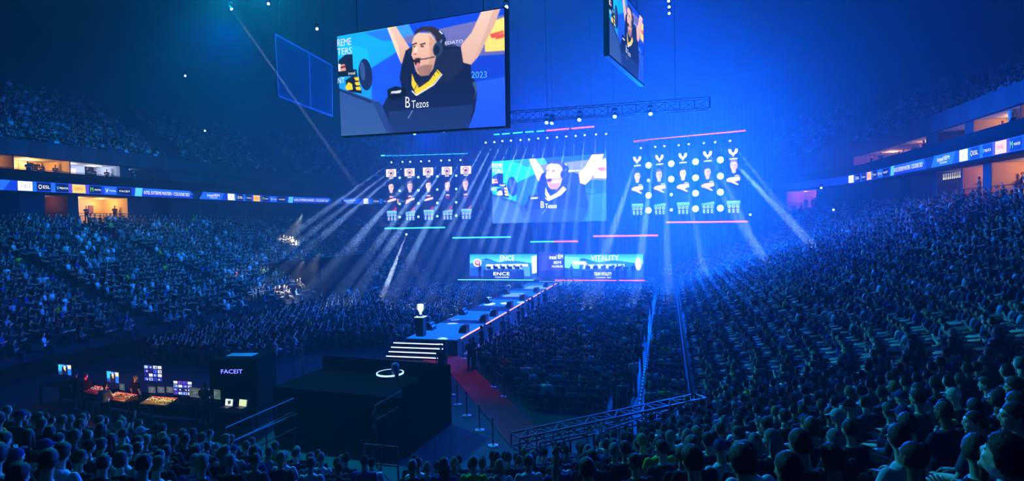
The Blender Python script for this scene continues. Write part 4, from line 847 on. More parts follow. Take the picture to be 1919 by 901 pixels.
# wash lights without lamp bodies; some blue ones are added fill for the haze
def wash(loc, aim, rgb, power, spot, size=.5, blend=.7, name='wash_light'): return point_light(name, loc, rgb, power, size, None, spot, aim, blend)
# ------------------------------------------------------------------ people
M_SKIN, M_HAIR, M_CLOTH, M_SHOE = mat_objcolor('skin', .5, .35), mat_objcolor('hair', .6, .3, .5, 90.), mat_objcolor('cloth', .9, .15, .25, 40.), mat_objcolor('shoe', .6)
M_EYE = mat('eye', (28, 24, 22), .6, spec=.1)
def remesh(bm, voxel, mats, smooth=3, eyes=None):
    me = bpy.data.meshes.new('t'); bm.to_mesh(me); bm.free(); o = bpy.data.objects.new('t', me); C.objects.link(o)
    m = o.modifiers.new('r', 'REMESH'); m.mode = 'VOXEL'; m.voxel_size = voxel; m.use_smooth_shade = True
    s = o.modifiers.new('s', 'SMOOTH'); s.factor = .5; s.iterations = smooth
    bpy.context.view_layer.update(); out = bpy.data.meshes.new_from_object(o.evaluated_get(bpy.context.evaluated_depsgraph_get()))
    bpy.data.objects.remove(o); bpy.data.meshes.remove(me); out.materials.clear()
    for mm in mats: out.materials.append(mm)
    return out
def ball(bm, c, r, seg=14):
    ret = bmesh.ops.create_uvsphere(bm, u_segments=seg, v_segments=seg - 4, radius=1); s = r if isinstance(r, (tuple, list)) else (r, r, r); bmesh.ops.transform(bm, matrix=Matrix.Translation(c) @ Matrix.Diagonal((*s, 1)), verts=ret['verts']); return ret['verts']
def skull(v):
    """unit-sphere direction -> point of the head (pivot at the ear line), face towards +y"""
    x, y, z = v; px, py, pz = x * .074, y * .094, z * .112
    if z < 0:
        t = -z; px *= 1 - .30 * t * t - (.08 * t if y > 0 else 0); py = py * (1 - .12 * t) + (.016 * t if y > 0 else .02 * t)
    if y > .5: py *= 1 - .06 * (y - .5)
    return Vector((px, py, pz))
def head_mesh(bm, M):
    r = bmesh.ops.create_uvsphere(bm, u_segments=32, v_segments=24, radius=1)
    for v in r['verts']: v.co = M @ skull(v.co)
    def T(p): return M @ Vector(p)
    tube(bm, [T((0, .083, .028)), T((0, .097, .004)), T((0, .108, -.020)), T((0, .092, -.030))], [.008, .011, .015, .011], 8)       # nose
    for s in (-1, 1):
        ball(bm, T((s * .013, .094, -.024)), .0095, 8)
        tube(bm, [T((s * .012, .089, .031)), T((s * .032, .087, .037)), T((s * .052, .068, .030))], [.008, .011, .007], 8)       # brow
        ball(bm, T((s * .042, .064, -.022)), (.022, .018, .017), 10)                                                             # cheek
        for k, (dy, dz, rr) in enumerate(((-.012, .018, .014), (-.016, .002, .015), (-.010, -.016, .011), (-.002, -.024, .008))): ball(bm, T((s * (.076 + .004 * (k < 2)), dy - .002, dz - .006)), (.007, rr, rr * 1.15), 8)   # ear
    tube(bm, [T((-.024, .079, -.052)), T((0, .091, -.050)), T((.024, .079, -.052))], [.005, .008, .005], 8); tube(bm, [T((-.020, .077, -.062)), T((0, .087, -.063)), T((.020, .077, -.062))], [.005, .009, .005], 8)   # lips
    ball(bm, T((0, .072, -.094)), (.024, .020, .018), 10)
def hand(bm, M, s, pose):
    """palm and five fingers; M maps hand space (fingers along +y, palm down -z, thumb on side -s) to the body"""
    def T(p): return M @ Vector(p)
    tube(bm, [T((0, -.01, 0)), T((0, .035, 0)), T((0, .085, -.002))], [(.026, .016), (.038, .016), (.040, .013)], 12, 0, M.to_3x3() @ Vector((1, 0, 0)))
def fingers(bm, M, s, pose):
    def T(p): return M @ Vector(p)
    for k, (fx, L) in enumerate(((-.030, .070), (-.010, .080), (.010, .075), (.029, .058))):
        fx *= -s if False else 1; curl = pose[k]; p = Vector((fx * (1 if s > 0 else -1), .080, -.002)); a = 0.; pts = [p.copy()]
        for seg, fr in enumerate((.42, .33, .25)):
            a += curl * (.55, .9, .7)[seg]; p = p + Vector((fx * .10 * (1 if s > 0 else -1), math.cos(a) * L * fr, -math.sin(a) * L * fr)); pts.append(p.copy())
        tube(bm, [T(q) for q in pts], [.0098, .0092, .0085, .0065], 8)
    sx = -1 if s > 0 else 1; th = pose[4]
    tube(bm, [T((sx * .028, .015, -.004)), T((sx * .050, .040, -.008)), T((sx * (.058 - .03 * th), .066, -.012 - .012 * th)), T((sx * (.056 - .045 * th), .088, -.016 - .018 * th))], [.014, .012, .0105, .007], 8)
def pose_joints(kind, arms):
    if kind == 'sit':
        J = dict(pel=(0, -.02, .52), waist=(0, -.02, .66), chest=(0, -.03, .86), neck=(0, -.045, 1.045), head=(0, .0, 1.235), tilt=0.)
        for s in (-1, 1): J['hip', s] = (s * .09, 0, .51); J['knee', s] = (s * .12, .41, .53); J['ank', s] = (s * .11, .38, .10); J['toe', s] = (s * .12, .55, .035)
    else:
        J = dict(pel=(0, 0, .95), waist=(0, 0, 1.10), chest=(0, -.01, 1.29), neck=(0, -.02, 1.475), head=(0, .015, 1.655), tilt=0.)
        for s in (-1, 1): J['hip', s] = (s * .09, 0, .92); J['knee', s] = (s * .11, .02, .50); J['ank', s] = (s * .12, -.02, .09); J['toe', s] = (s * .15, .16, .035)
    nz = J['neck'][2]; ny = J['neck'][1]
    for s in (-1, 1):
        sh = J['sh', s] = (s * .185, ny + .005, nz - .06)
        if arms[(s + 1) // 2] == 'lap': J['el', s] = (s * .25, ny + .06, nz - .30); J['wr', s] = (s * .13, ny + .29, nz - .37); J['hd', s] = (-s * .35, .9, -.12)
        elif arms[(s + 1) // 2] == 'desk': J['el', s] = (s * .25, ny + .08, nz - .31); J['wr', s] = (s * .16, ny + .32, nz - .34); J['hd', s] = (-s * .2, 1, -.1)
        elif arms[(s + 1) // 2] == 'down': J['el', s] = (s * .24, ny - .02, nz - .34); J['wr', s] = (s * .25, ny + .06, nz - .58); J['hd', s] = (0, .15, -1)
        elif arms[(s + 1) // 2] == 'up': J['el', s] = (s * .33, ny + .12, nz + .06); J['wr', s] = (s * .29, ny + .18, nz + .31); J['hd', s] = (-s * .05, .1, 1)
        elif arms[(s + 1) // 2] == 'fold': J['el', s] = (s * .25, ny + .10, nz - .30); J['wr', s] = (-s * .02, ny + .22, nz - .25 + .03 * s); J['hd', s] = (-s, .1, .05)
        elif arms[(s + 1) // 2] == 'phone': J['el', s] = (s * .22, ny + .14, nz - .28); J['wr', s] = (s * .08, ny + .30, nz - .14); J['hd', s] = (-s * .2, .4, .9)
    return J
def torso_tube(bm, J, g):
    p, w, c, n = (Vector(J[k]) for k in ('pel', 'waist', 'chest', 'neck'))
    tube(bm, [p + Vector((0, 0, -.10)), p, w, c + Vector((0, 0, -.06)), c + Vector((0, -.005, .06)), n + Vector((0, 0, -.05)), n + Vector((0, .005, .01))], [(.14 + g, .105 + g), (.165 + g, .12 + g), (.15 + g, .112 + g), (.165 + g, .118 + g), (.18 + g, .118 + g), (.155 + g, .085 + g), (.075 + g, .068 + g)], 20, 0, (1, 0, 0))
def limb(bm, a, b, c, r, g):
    a, b, c = Vector(a), Vector(b), Vector(c); tube(bm, [a, a.lerp(b, .45), b, b.lerp(c, .3), c], [r[0] + g, r[1] + g, r[2] + g, r[3] + g, r[4] + g], 12)
    ball(bm, a, r[0] + g, 10); ball(bm, b, r[2] + g, 10)
ARMR, LEGR = (.052, .048, .038, .040, .027), (.082, .075, .056, .056, .038)
def hand_matrix(J, s):
    w = Vector(J['wr', s]); d = Vector(J['hd', s]).normalized(); x, y, _ = frame_of(d, (0, 0, 1) if abs(d.z) < .9 else (0, 1, 0)); M = Matrix((x, d, x.cross(d))).transposed().to_4x4(); M.translation = w + d * .012; return M
RELAX, POINT = (.45, .5, .55, .6, .3), (.02, 1.9, 1.95, 2.0, .9)
def body_kit(kind='sit', arms=('lap', 'lap'), yaw=0., pitch=0., sleeve=.55, hood=False, fing=(RELAX, RELAX)):
    """meshes of one pose: skin body, shirt, trousers, shoes; hair is worn separately on the head's pivot"""
    J = pose_joints(kind, arms); HM = Matrix.Translation(J['head']) @ Euler((-pitch, 0, yaw)).to_matrix().to_4x4()
    bm = NB(); torso_tube(bm, J, 0); n = Vector(J['neck']); h = Vector(J['head']); tube(bm, [n - Vector((0, 0, .04)), n.lerp(h, .45), HM @ Vector((0, -.012, -.03))], [.062, .056, .056], 14)
    for s in (-1, 1):
        limb(bm, J['sh', s], J['el', s], J['wr', s], ARMR, 0); limb(bm, J['hip', s], J['knee', s], J['ank', s], LEGR, 0); a, t = Vector(J['ank', s]), Vector(J['toe', s]); tube(bm, [a + Vector((0, -.06, -.05)), a + Vector((0, .02, -.045)), t], [.034, .042, .032], 10); hand(bm, hand_matrix(J, s), s, None)
    head_mesh(bm, HM); body = remesh(bm, .0105, [M_SKIN, M_EYE], 2)
    bm = NB(); bm.from_mesh(body)
    for s in (-1, 1): fingers(bm, hand_matrix(J, s), s, fing[(s + 1) // 2])
    k0 = len(bm.faces)
    for s in (-1, 1):
        vs = ball(bm, HM @ Vector((s * .032, .0735, .012)), .0122, 10)
        for f in {f for v in vs for f in v.link_faces}: f.material_index = 1
    bm.to_mesh(body); bm.free(); body.polygons.foreach_set('use_smooth', [True] * len(body.polygons)); body.name = 'person_body'
    bm = NB(); torso_tube(bm, J, .011)
    for s in (-1, 1):
        a, b, c = Vector(J['sh', s]), Vector(J['el', s]), Vector(J['wr', s]); ball(bm, a, .064, 10)
        if sleeve < .9: tube(bm, [a, a.lerp(b, .4), a.lerp(b, sleeve + .15)], [.064, .064, .062], 12)
        else: limb(bm, a, b, c, ARMR, .013)
    if hood: tube(bm, [n + Vector((-.09, .02, -.02)), n + Vector((-.075, -.07, .02)), n + Vector((0, -.11, .02)), n + Vector((.075, -.07, .02)), n + Vector((.09, .02, -.02))], [.03, .042, .05, .042, .03], 10)
    shirt = remesh(bm, .0145, [M_CLOTH], 2); shirt.name = 'shirt'
    bm = NB(); p = Vector(J['pel']); tube(bm, [p + Vector((0, 0, -.115)), p, p + Vector((0, 0, .07))], [(.15, .115), (.178, .133), (.168, .126)], 18, 0, (1, 0, 0))
    for s in (-1, 1): limb(bm, J['hip', s], J['knee', s], J['ank', s], LEGR, .013)
    tr_ = remesh(bm, .017, [M_CLOTH], 2); tr_.name = 'trousers'
    bm = NB()
    for s in (-1, 1): a, t = Vector(J['ank', s]), Vector(J['toe', s]); tube(bm, [a + Vector((0, -.075, -.05)), a + Vector((0, .02, -.035)), t + Vector((0, .015, 0))], [.046, .055, .042], 10)
    shoes = remesh(bm, .015, [M_SHOE], 2); shoes.name = 'shoes'
    return dict(body=body, shirt=shirt, trousers=tr_, shoes=shoes, head=HM)
def hair_mesh(style):
    r = random.Random(len(style) * 13 + 5); bm = NB(); ret = bmesh.ops.create_uvsphere(bm, u_segments=36, v_segments=28, radius=1)
    for v in ret['verts']:
        d = v.co.copy(); y, z = d.y, d.z; p = skull(d)
        line = -.36 + .55 * max(0, min(1, (y + .15) / .55)) + .32 * max(0, min(1, (y - .3) / .5))
        line += .16 * max(0, 1 - abs(abs(d.x) - .95) / .25) if abs(y) < .35 and style not in ('long', 'ponytail') else 0
        k = max(0, min(1, (z - line) / .12 + .5)); th = .012
        n1 = math.sin(d.x * 23 + y * 11) * math.sin(z * 19 + y * 17)
        if style == 'buzz': th = .005
        elif style == 'short': th = .011 + .010 * max(0, z) + .003 * n1
        elif style == 'full': th = .014 + .026 * max(0, z) + .012 * max(0, y) * (z > 0) + .005 * n1
        elif style == 'curly': th = .026 + .010 * max(0, z) + .009 * math.sin(d.x * 26 + 3) * math.sin(y * 27) * math.sin(z * 25 + 1)
        elif style in ('long', 'ponytail'): th = .013 + .008 * max(0, z) + .003 * n1
        elif style == 'quiff': th = .006 + (.022 * max(0, z) + .020 * max(0, y) * (z > .3)) + .003 * n1
        q = p * 1.0 + p.normalized() * th; v.co = (p * .86).lerp(q, k * k * (3 - 2 * k))
    if style == 'long':
        tube(bm, [(0, -.055, .03), (0, -.085, -.06), (0, -.10, -.16), (0, -.105, -.25)], [(.075, .04), (.088, .045), (.085, .035), (.06, .02)], 16, 0, (1, 0, 0))
        for s in (-1, 1): tube(bm, [(s * .07, -.01, .03), (s * .082, -.02, -.08), (s * .085, -.03, -.19)], [.02, .028, .016], 10)
    if style == 'ponytail': ball(bm, (0, -.115, .03), .022); tube(bm, [(0, -.12, .03), (0, -.155, -.02), (0, -.15, -.12), (0, -.14, -.20)], [.018, .030, .026, .008], 10)
    me = mesh_of(bm, M_HAIR, True); me.name = 'hair'; return me
def cap_mesh():
    bm = NB(); ret = bmesh.ops.create_uvsphere(bm, u_segments=32, v_segments=24, radius=1)
    for v in ret['verts']:
        d = v.co.copy(); p = skull(d); k = 1 if d.z > .12 else 0; v.co = p + p.normalized() * .016 if k else p * .84
    tube(bm, [(0, .085, .03), (0, .13, .028), (0, .172, .016)], [(.070, .008), (.066, .006), (.030, .004)], 16, 0, (1, 0, 0)); ball(bm, (0, 0, .129), .008, 8)
    me = mesh_of(bm, M_CLOTH, True); me.name = 'cap'; return me
def headset_mesh():
    bm = NB(); tube(bm, [(.09 * math.sin(a), -.01, .03 + .105 * math.cos(a)) for a in np.linspace(-PI * .55, PI * .55, 13)], .010, 8)
    for s in (-1, 1): ball(bm, (s * .088, -.005, -.005), (.022, .036, .042))
    me = mesh_of(bm, M_BLK2, True); me.name = 'headset'; return me
M_BLK2 = mat('headset_black', (20, 20, 24), .4)
KITS = dict(ahead=body_kit(yaw=0), left=body_kit(yaw=.5, pitch=.06, sleeve=.6), right=body_kit(yaw=-.45, arms=('lap', 'lap')), down=body_kit(yaw=.1, pitch=-.42, arms=('phone', 'lap')),
            hoodie=body_kit(yaw=.15, sleeve=1., hood=True, arms=('lap', 'lap')), folded=body_kit(yaw=.25, pitch=.1, sleeve=1., arms=('fold', 'fold')))
STAND = dict(stand=body_kit('stand', ('down', 'down'), .1), work=body_kit('stand', ('desk', 'desk'), 0, -.3), lean=body_kit('stand', ('down', 'desk'), -.4, -.15, 1.), arms=body_kit('stand', ('fold', 'fold'), .4))
POINTER = body_kit(yaw=.1, arms=('up', 'lap'), fing=(POINT, RELAX))
HAIRS = {s: hair_mesh(s) for s in ('buzz', 'short', 'full', 'curly', 'long', 'ponytail', 'quiff')}; CAP = cap_mesh(); HSET = headset_mesh()
SKINS = [((224, 172, 140), 'light'), ((206, 150, 118), 'tan'), ((236, 188, 160), 'pale'), ((150, 100, 74), 'brown')]
HCOL = [((24, 20, 20), 'black'), ((52, 38, 30), 'dark-brown'), ((92, 64, 42), 'brown'), ((150, 120, 80), 'fair'), ((110, 108, 108), 'grey')]
TOPS = [((16, 17, 22), 'black', 44), ((26, 32, 52), 'navy', 20), ((58, 62, 70), 'grey', 10), ((214, 220, 224), 'white', 13), ((60, 110, 118), 'teal', 8), ((150, 30, 36), 'red', 4), ((34, 50, 130), 'blue', 6), ((150, 160, 168), 'light-grey', 7), ((214, 190, 40), 'yellow', 1.5), ((60, 84, 62), 'olive', 3)]
HNAME = dict(buzz='cropped', short='short', full='thick', curly='curly', long='long', ponytail='ponytailed', quiff='swept-up')
def pick(r, L): return r.choices(L, [x[-1] for x in L])[0]
def scarf_mesh():
    bm = NB(); tube(bm, [(.088 * math.sin(a), -.045 + .085 * math.cos(a), 1.055 - .02 * math.cos(a)) for a in np.linspace(0, 2 * PI, 17)], [.030] * 17, 10); me = mesh_of(bm, M_CLOTH, True); me.name = 'scarf'; return me
SCARF = scarf_mesh()
def person(kit, loc, rz, skin, hair, hcol, top, bottom=(24, 26, 34), cap=None, headset=False, scale=1., scarf=None):
    o = link('person', kit['body']); o.location = loc; o.rotation_euler = (0, 0, rz); o.scale = (scale,) * 3; o.color = (*s2l(skin), 1)
    for nm, me, col in (('shirt', kit['shirt'], top), ('trousers', kit['trousers'], bottom), ('shoes', kit['shoes'], (30, 30, 34))):
        c = link(nm, me, o); c.color = (*s2l(col), 1)
    if hair and not cap: c = link('hair', HAIRS[hair], o); c.matrix_local = kit['head']; c.color = (*s2l(hcol), 1)
    if cap: c = link('cap', CAP, o); c.matrix_local = kit['head']; c.color = (*s2l(cap), 1)
    if scarf: c = link('scarf', SCARF, o); c.color = (*s2l(scarf), 1)
    if headset: c = link('headset', HSET, o); c.matrix_local = kit['head']
    return o
# ------------------------------------------------------------------ who sits where
MIND = [(0, 4.0), (60, 5.2), (120, 6.6), (340, 7.0), (430, 9), (520, 11), (960, 10.5), (1060, 9), (1120, 8), (1190, 7), (1390, 4.9), (1480, 4.1), (1560, 3.2), (1700, 2.95), (1919, 2.8)]
def mind(px): return float(np.interp(px, [a for a, _ in MIND], [b for _, b in MIND]))
def facing(nx, ny): return math.atan2(-ny, -nx) - PI / 2
HANDP = [  # photo head centre, pose, hair, hair colour, top, cap, skin, remark
    (1685, 832, 'right', 'short', 0, (196, 200, 206), 'white-grey', None, 2), (1560, 859, 'ahead', 'full', 0, (14, 15, 22), 'black', None, 0), (1478, 874, 'ahead', 'short', 0, (18, 20, 30), 'black', None, 0),
    (1770, 762, 'ahead', 'short', 0, (16, 17, 22), 'black', None, 0), (1829, 791, 'left', 'buzz', 1, (70, 84, 96), 'grey', None, 2), (1905, 797, 'left', 'buzz', 0, (40, 50, 70), 'navy', None, 0), (1592, 802, 'ahead', 'short', 0, (14, 14, 18), 'black', None, 0),
    (1702, 800, 'right', 'full', 1, (18, 20, 30), 'black', None, 0), (1391, 882, 'ahead', 'curly', 0, (30, 34, 60), 'navy', None, 0), (1882, 864, 'down', 'full', 0, (130, 170, 214), 'pale blue', None, 2), (1848, 716, 'ahead', 'quiff', 2, (24, 26, 40), 'navy', None, 2),
    (1720, 755, 'ahead', 'short', 0, (60, 84, 90), 'teal-grey', None, 0), (1500, 846, 'ahead', 'short', 0, (20, 22, 40), 'navy', None, 0), (1787, 738, 'ahead', 'short', 1, (30, 40, 44), 'dark', (190, 190, 180), 2), (1515, 803, 'hoodie', 'full', 1, (40, 60, 80), 'blue-grey', None, 0),
    (1436, 800, 'hoodie', 'short', 0, (206, 186, 196), 'pale pink', None, 0), (1385, 815, 'left', 'quiff', 2, (16, 18, 28), 'black', None, 2), (25, 866, 'right', 'short', 3, (16, 17, 22), 'black', None, 2), (335, 838, 'right', 'buzz', 2, (16, 17, 26), 'black', (200, 206, 200), 2), (184, 832, 'right', 'short', 0, (20, 22, 30), 'black', None, 2), (1666, 768, 'right', 'full', 2, (50, 70, 80), 'grey', None, 2), (1327, 828, 'ahead', 'short', 0, (20, 24, 50), 'navy', None, 0), (1298, 878, 'ahead', 'full', 0, (26, 34, 60), 'navy', None, 0), (1241, 848, 'left', 'short', 1, (24, 44, 50), 'dark teal', None, 2), (1190, 860, 'left', 'buzz', 0, (24, 28, 50), 'navy', None, 0)]
SIT = []      # (x, y, z, rz, row, seat jitter)
placed = []
def snap(px, py):
    best = None
    for k in range(NROW):
        P = on_z(px, py, tread(k) + 1.235); er = abs(bowl_d(P.x, P.y) - (k * ROWD + .6))
        if (P - EYE).dot(FWD) > 1.5 and (best is None or er < best[0]): best = (er, k, P)
    return best
PPL = []      # nearby figures: dict
rp = random.Random(5)
for px, py, kit, hr, hc_, top, tn, cap, sk in HANDP:
    er, k, P = snap(px, py); cx, cy = min(max(P.x, XL + RC), XR - RC), min(max(P.y, Y0 + RC), YF); n = Vector((P.x - cx, P.y - cy)).normalized()
    PPL.append(dict(loc=(P.x, P.y, tread(k)), rz=facing(n.x, n.y) + rp.uniform(-.1, .1), k=k, kit=kit, hair=hr, hc=HCOL[hc_], top=top, tn=tn, cap=cap, sk=SKINS[sk], scarf=(206, 214, 40) if (px, py) in ((1770, 762), (184, 832)) else None)); placed.append((P.x, P.y))
er, k, P = snap(1100, 880); PT = dict(loc=(P.x, P.y, tread(k)), k=k); placed.append((P.x, P.y))
FAR = []      # (x, y, z, rz, dist, kind)
AISLES = [6, 19, 31, 44, 57, 68, 80, 92, 104.5, 117, 130]
R10 = Ring(10.0)
for k in range(NROW):
    d = k * ROWD + .6; rg = Ring(d); L = rg.L[-1]; n = int(L / .56)
    a10 = np.interp(np.linspace(0, len(IP) - 1, 900), np.arange(len(IP)), R10.L); lk = np.interp(np.linspace(0, len(IP) - 1, 900), np.arange(len(IP)), rg.L)
    for i in range(n):
        l = (i + .5 + (k % 2) * .4) * L / n; p = rg.at(l); nn = rg.nrm(l); z = tread(k)
        al = float(np.interp(l, lk, a10)); q0 = np.array(p) - np.array(nn) * d; z += lift(q0[0], q0[1])
        if any(abs(al - q) < .62 for q in AISLES): continue
        if (p[1] > 74.5 and -36 < p[0] < 13) or (p[0] < -33 and 52.3 < p[1] < 62.7 and k < 8): continue
        hx, hy, dep = proj((p[0], p[1], z + 1.2))
        if dep < 1.5 or hx < -40 or hx > W + 40 or hy > H + 60 or hy < 0: continue
        if dep < mind(hx) or any((p[0] - a) ** 2 + (p[1] - b) ** 2 < .30 for a, b in placed): continue
        occ = .97 if dep < 25 else .93
        if p[0] > 0 and k > 17 and dep > 30: occ = .55
        if k < 2 and dep > 30: occ = .5
        if R.random() > occ: continue
        w_ = .04 if dep < 20 else .09; j = (R.uniform(-w_, w_), R.uniform(-w_, w_)); x, y = p[0] + j[0], p[1] + j[1]
        # people turn a little towards the stage
        to = math.atan2(70 - y, -13 - x) - PI / 2; rz = facing(*nn); df = (to - rz + PI) % (2 * PI) - PI; rz += max(-.5, min(.5, df * .45)) + R.uniform(-.12, .12) * (1 if dep < 20 else 2.6)
        FAR.append((x, y, z, rz, math.dist((x, y, z + 1.2), EYE), k, hx, 0))
FAR.sort(key=lambda t: t[4])
def wanted(t): return t[5] < NROW and ((t[4] < 12.2) or (t[6] < 620 and t[4] < 17.5 and t[1] < 14))
near = [t for t in FAR if wanted(t)][:345]; ns = set(id(t) for t in near); FAR = [t for t in FAR if id(t) not in ns]
for t in near:
    hr = rp.choices(['buzz', 'short', 'full', 'curly', 'long', 'ponytail', 'quiff'], [14, 40, 20, 6, 9, 4, 10])[0]; tc, tn, _ = pick(rp, TOPS); cap = None
    if rp.random() < .09: cap = rp.choice([(20, 22, 30), (180, 184, 190), (40, 60, 120)])
    PPL.append(dict(loc=t[:3], rz=t[3], k=t[5], kit=rp.choices(['ahead', 'left', 'right', 'down', 'hoodie', 'folded'], [30, 20, 14, 8, 14, 12])[0], hair=hr, hc=rp.choices(HCOL, [35, 25, 20, 12, 6])[0], top=tc, tn=tn, cap=cap, sk=rp.choices(SKINS, [40, 25, 25, 8])[0]))
rows = {}
for q in PPL:
    q['px'] = proj((q['loc'][0], q['loc'][1], q['loc'][2] + 1.2))[0]; rows.setdefault(q['k'], []).append(q)
for rank, k in enumerate(sorted(rows, reverse=True)):
    for i, q in enumerate(sorted(rows[k], key=lambda a: a['px'])):
        gar = 'hoodie' if q['kit'] == 'hoodie' else ('long-sleeved top' if q['kit'] == 'folded' else 'T-shirt')
        look = ('in a %s cap and %s %s' % ('dark' if sum(q['cap']) < 120 else ('blue' if q['cap'][2] > q['cap'][0] + 40 else 'pale'), q['tn'], gar)) if q['cap'] else 'with %s %s hair in %s %s' % (HNAME[q['hair']], q['hc'][1], q['tn'], gar)
        if q.get('scarf'): look += ', yellow scarf'
        q['label'] = 'person %s, %s from left, %s nearest row' % (look, ordn(i + 1), ordn(rank + 1))
for q in PPL:
    o = person(KITS[q['kit']], q['loc'], q['rz'], q['sk'][0], 'buzz' if q['cap'] else q['hair'], q['hc'][0], q['top'], cap=q['cap'], scarf=q.get('scarf'), scale=rp.uniform(.96, 1.05), bottom=rp.choice([(24, 26, 34), (30, 40, 70), (60, 60, 64), (20, 20, 22)]))
    tag(o, q['label'], 'person', 'spectators seated in the near stand')
# the fan who points up with a raised arm
cx, cy = XR - RC, Y0 + RC; n = Vector((PT['loc'][0] - cx, PT['loc'][1] - cy)).normalized()
o = person(POINTER, PT['loc'], facing(n.x, n.y), (214, 176, 140), 'short', (24, 20, 20), (20, 24, 40)); tag(o, 'person raising one arm with pointing finger above the heads, bottom centre', 'person', 'spectators seated in the near stand')

# ------------------------------------------------------------------ the rest of the crowd: one mesh of small figures
def lowfig(lod, pose):
    """arrays of one small figure: verts, triangles, part index per vertex (0 skin, 1 hair, 2 top, 3 legs)"""
    bm = NB(); n = 8 if lod == 0 else 5; ly = bm.verts.layers.int.new('part')
    def mark(i):
        for v in bm.verts:
            if v[ly] == 0: v[ly] = i + 1
    J = pose_joints('stand' if pose == 'stand' else 'sit', {'lap': ('lap', 'lap'), 'fold': ('fold', 'fold'), 'up': ('up', 'lap'), 'phone': ('phone', 'lap'), 'stand': ('down', 'fold')}[pose])
    p, w, c, nk = (Vector(J[k]) for k in ('pel', 'waist', 'chest', 'neck'))
    tube(bm, [p + Vector((0, 0, -.1)), w, c, nk + Vector((0, 0, -.06)), nk], [(.17, .13), (.165, .125), (.19, .128), (.19, .11), (.075, .065)], n + 2, 0, (1, 0, 0))
    for s in (-1, 1):
        a, b = Vector(J['sh', s]), Vector(J['el', s]); tube(bm, [a + Vector((0, 0, .04)), a, a.lerp(b, .6)], [.045, .07, .058], n)
    mark(2); M = Matrix.Translation(J['head']); tube(bm, [nk - Vector((0, 0, .02)), Vector(J['head']) + Vector((0, -.01, -.05))], .055, n)
    for s in (-1, 1):
        a, b, d = Vector(J['sh', s]), Vector(J['el', s]), Vector(J['wr', s]); tube(bm, [a.lerp(b, .55), b, d, d + Vector(J['hd', s]).normalized() * .15], [.044, .042, .03, .03], max(4, n - 3))
    mark(0); k0 = len(bm.verts)
    r = bmesh.ops.create_uvsphere(bm, u_segments=n + 4, v_segments=n, radius=1); hv = list(r['verts']); hd = [v.co.copy() for v in hv]
    for v, d in zip(hv, hd): v.co = M @ skull(d) * 1.0
    for v, d in zip(hv, hd):
        v[ly] = 1
        if d.z > .42 or (d.y < .12 and d.z > -.4): v[ly] = 2; v.co = M @ (skull(d) * 1.13)
    if lod == 0: tube(bm, [M @ Vector((0, .085, .02)), M @ Vector((0, .112, -.02)), M @ Vector((0, .09, -.03))], [.008, .014, .008], 4); mark(0)
    for s in (-1, 1): a, b, d = (Vector(J[q, s]) for q in ('hip', 'knee', 'ank')); tube(bm, [a, b, d + Vector((0, 0, -.05))], [.095, .07, .055], max(4, n - 2)); t = Vector(J['toe', s]); tube(bm, [d + Vector((0, -.05, -.05)), t], [.05, .04], 4)
    mark(3); bmesh.ops.triangulate(bm, faces=bm.faces[:]); bm.verts.index_update()
    V = np.array([tuple(v.co) for v in bm.verts], np.float32); T = np.array([[v.index for v in f.verts] for f in bm.faces], np.int32); Pt = np.array([v[ly] - 1 for v in bm.verts], np.int32); bm.free(); return V, T, Pt
FIG = {(l, p): lowfig(l, p) for l in (0, 1) for p in ('lap', 'fold', 'up', 'phone', 'stand')}
rc = random.Random(21)
# upper stands
for k in range(UROW):
    d = UD + k * ROWD + .6; rg = Ring(d); L = rg.L[-1]; n = int(L / .62)
    for i in range(n):
        l = (i + .5 + (k % 2) * .4) * L / n; p = rg.at(l); nn = rg.nrm(l); z = UZ + URISE * k
        hx, hy, dep = proj((p[0], p[1], z + 1.2))
        if dep < 5 or hx < -30 or hx > W + 30 or hy < -30: continue
        fr = l / L
        if any(abs(fr - q) < .006 for q in (.06, .14, .20, .27, .36, .8, .88, .95)): continue
        if rc.random() > (.82 if k < 13 else .45) * (1 if p[0] < 0 else .5): continue
        FAR.append((p[0], p[1], z, facing(*nn) + rc.uniform(-.3, .3), math.dist((p[0], p[1], z), EYE), 99, hx, 0))
# floor blocks, facing the stage
CHAIRS = []
cpA, cpB = on_z(862, 655, 0), on_z(1040, 812, 0)
def right_of_carpet(x, y): return (cpB.x - cpA.x) * (y - cpA.y) - (cpB.y - cpA.y) * (x - cpA.x) > 1.3
for j in range(44):
    y = 24.5 + j * .95
    for x in np.arange(-10.1, -2.5, .56):
        if y > 66 or not right_of_carpet(x, y) or bowl_d(x, y) > -2.2: continue
        CHAIRS.append((x, y)); 
        if R.random() < .95: FAR.append((x + R.uniform(-.05, .05), y, 0, R.uniform(-.25, .25), math.dist((x, y, 1), EYE), 98, 0, 0))
    for x in (-.75, -.19, .37):
        if y > 64 or bowl_d(x, y) > -.55: continue
        CHAIRS.append((x, y)); FAR.append((x, y, 0, R.uniform(0, .5), math.dist((x, y, 1), EYE), 98, 0, 0))
    for x in np.arange(-31.8, -17.4, .56):
        if y > 66 or y < (28.5 if x < -22.5 else 34.5) or abs(x + 24.6) < .5: continue
        CHAIRS.append((x, y))
        if R.random() < .93: FAR.append((x + R.uniform(-.05, .05), y, 0, R.uniform(-.45, .15), math.dist((x, y, 1), EYE), 98, 0, 0))
for q in range(60): x, y = -1.9 + R.uniform(-.45, .45), 24 + q * .72 + R.uniform(-.5, .5); FAR.append((x, y, 0, R.uniform(-.5, .8), 30 + q, 97, 0, 1)) if bowl_d(x, y) < -1.4 else None
for q in range(16): x, y = -10.95 + R.uniform(-.15, .2), 34 + q * 2 + R.uniform(-.6, .6); FAR.append((x, y, .02, R.uniform(.6, 1.4), 36 + q, 97, 0, 1))
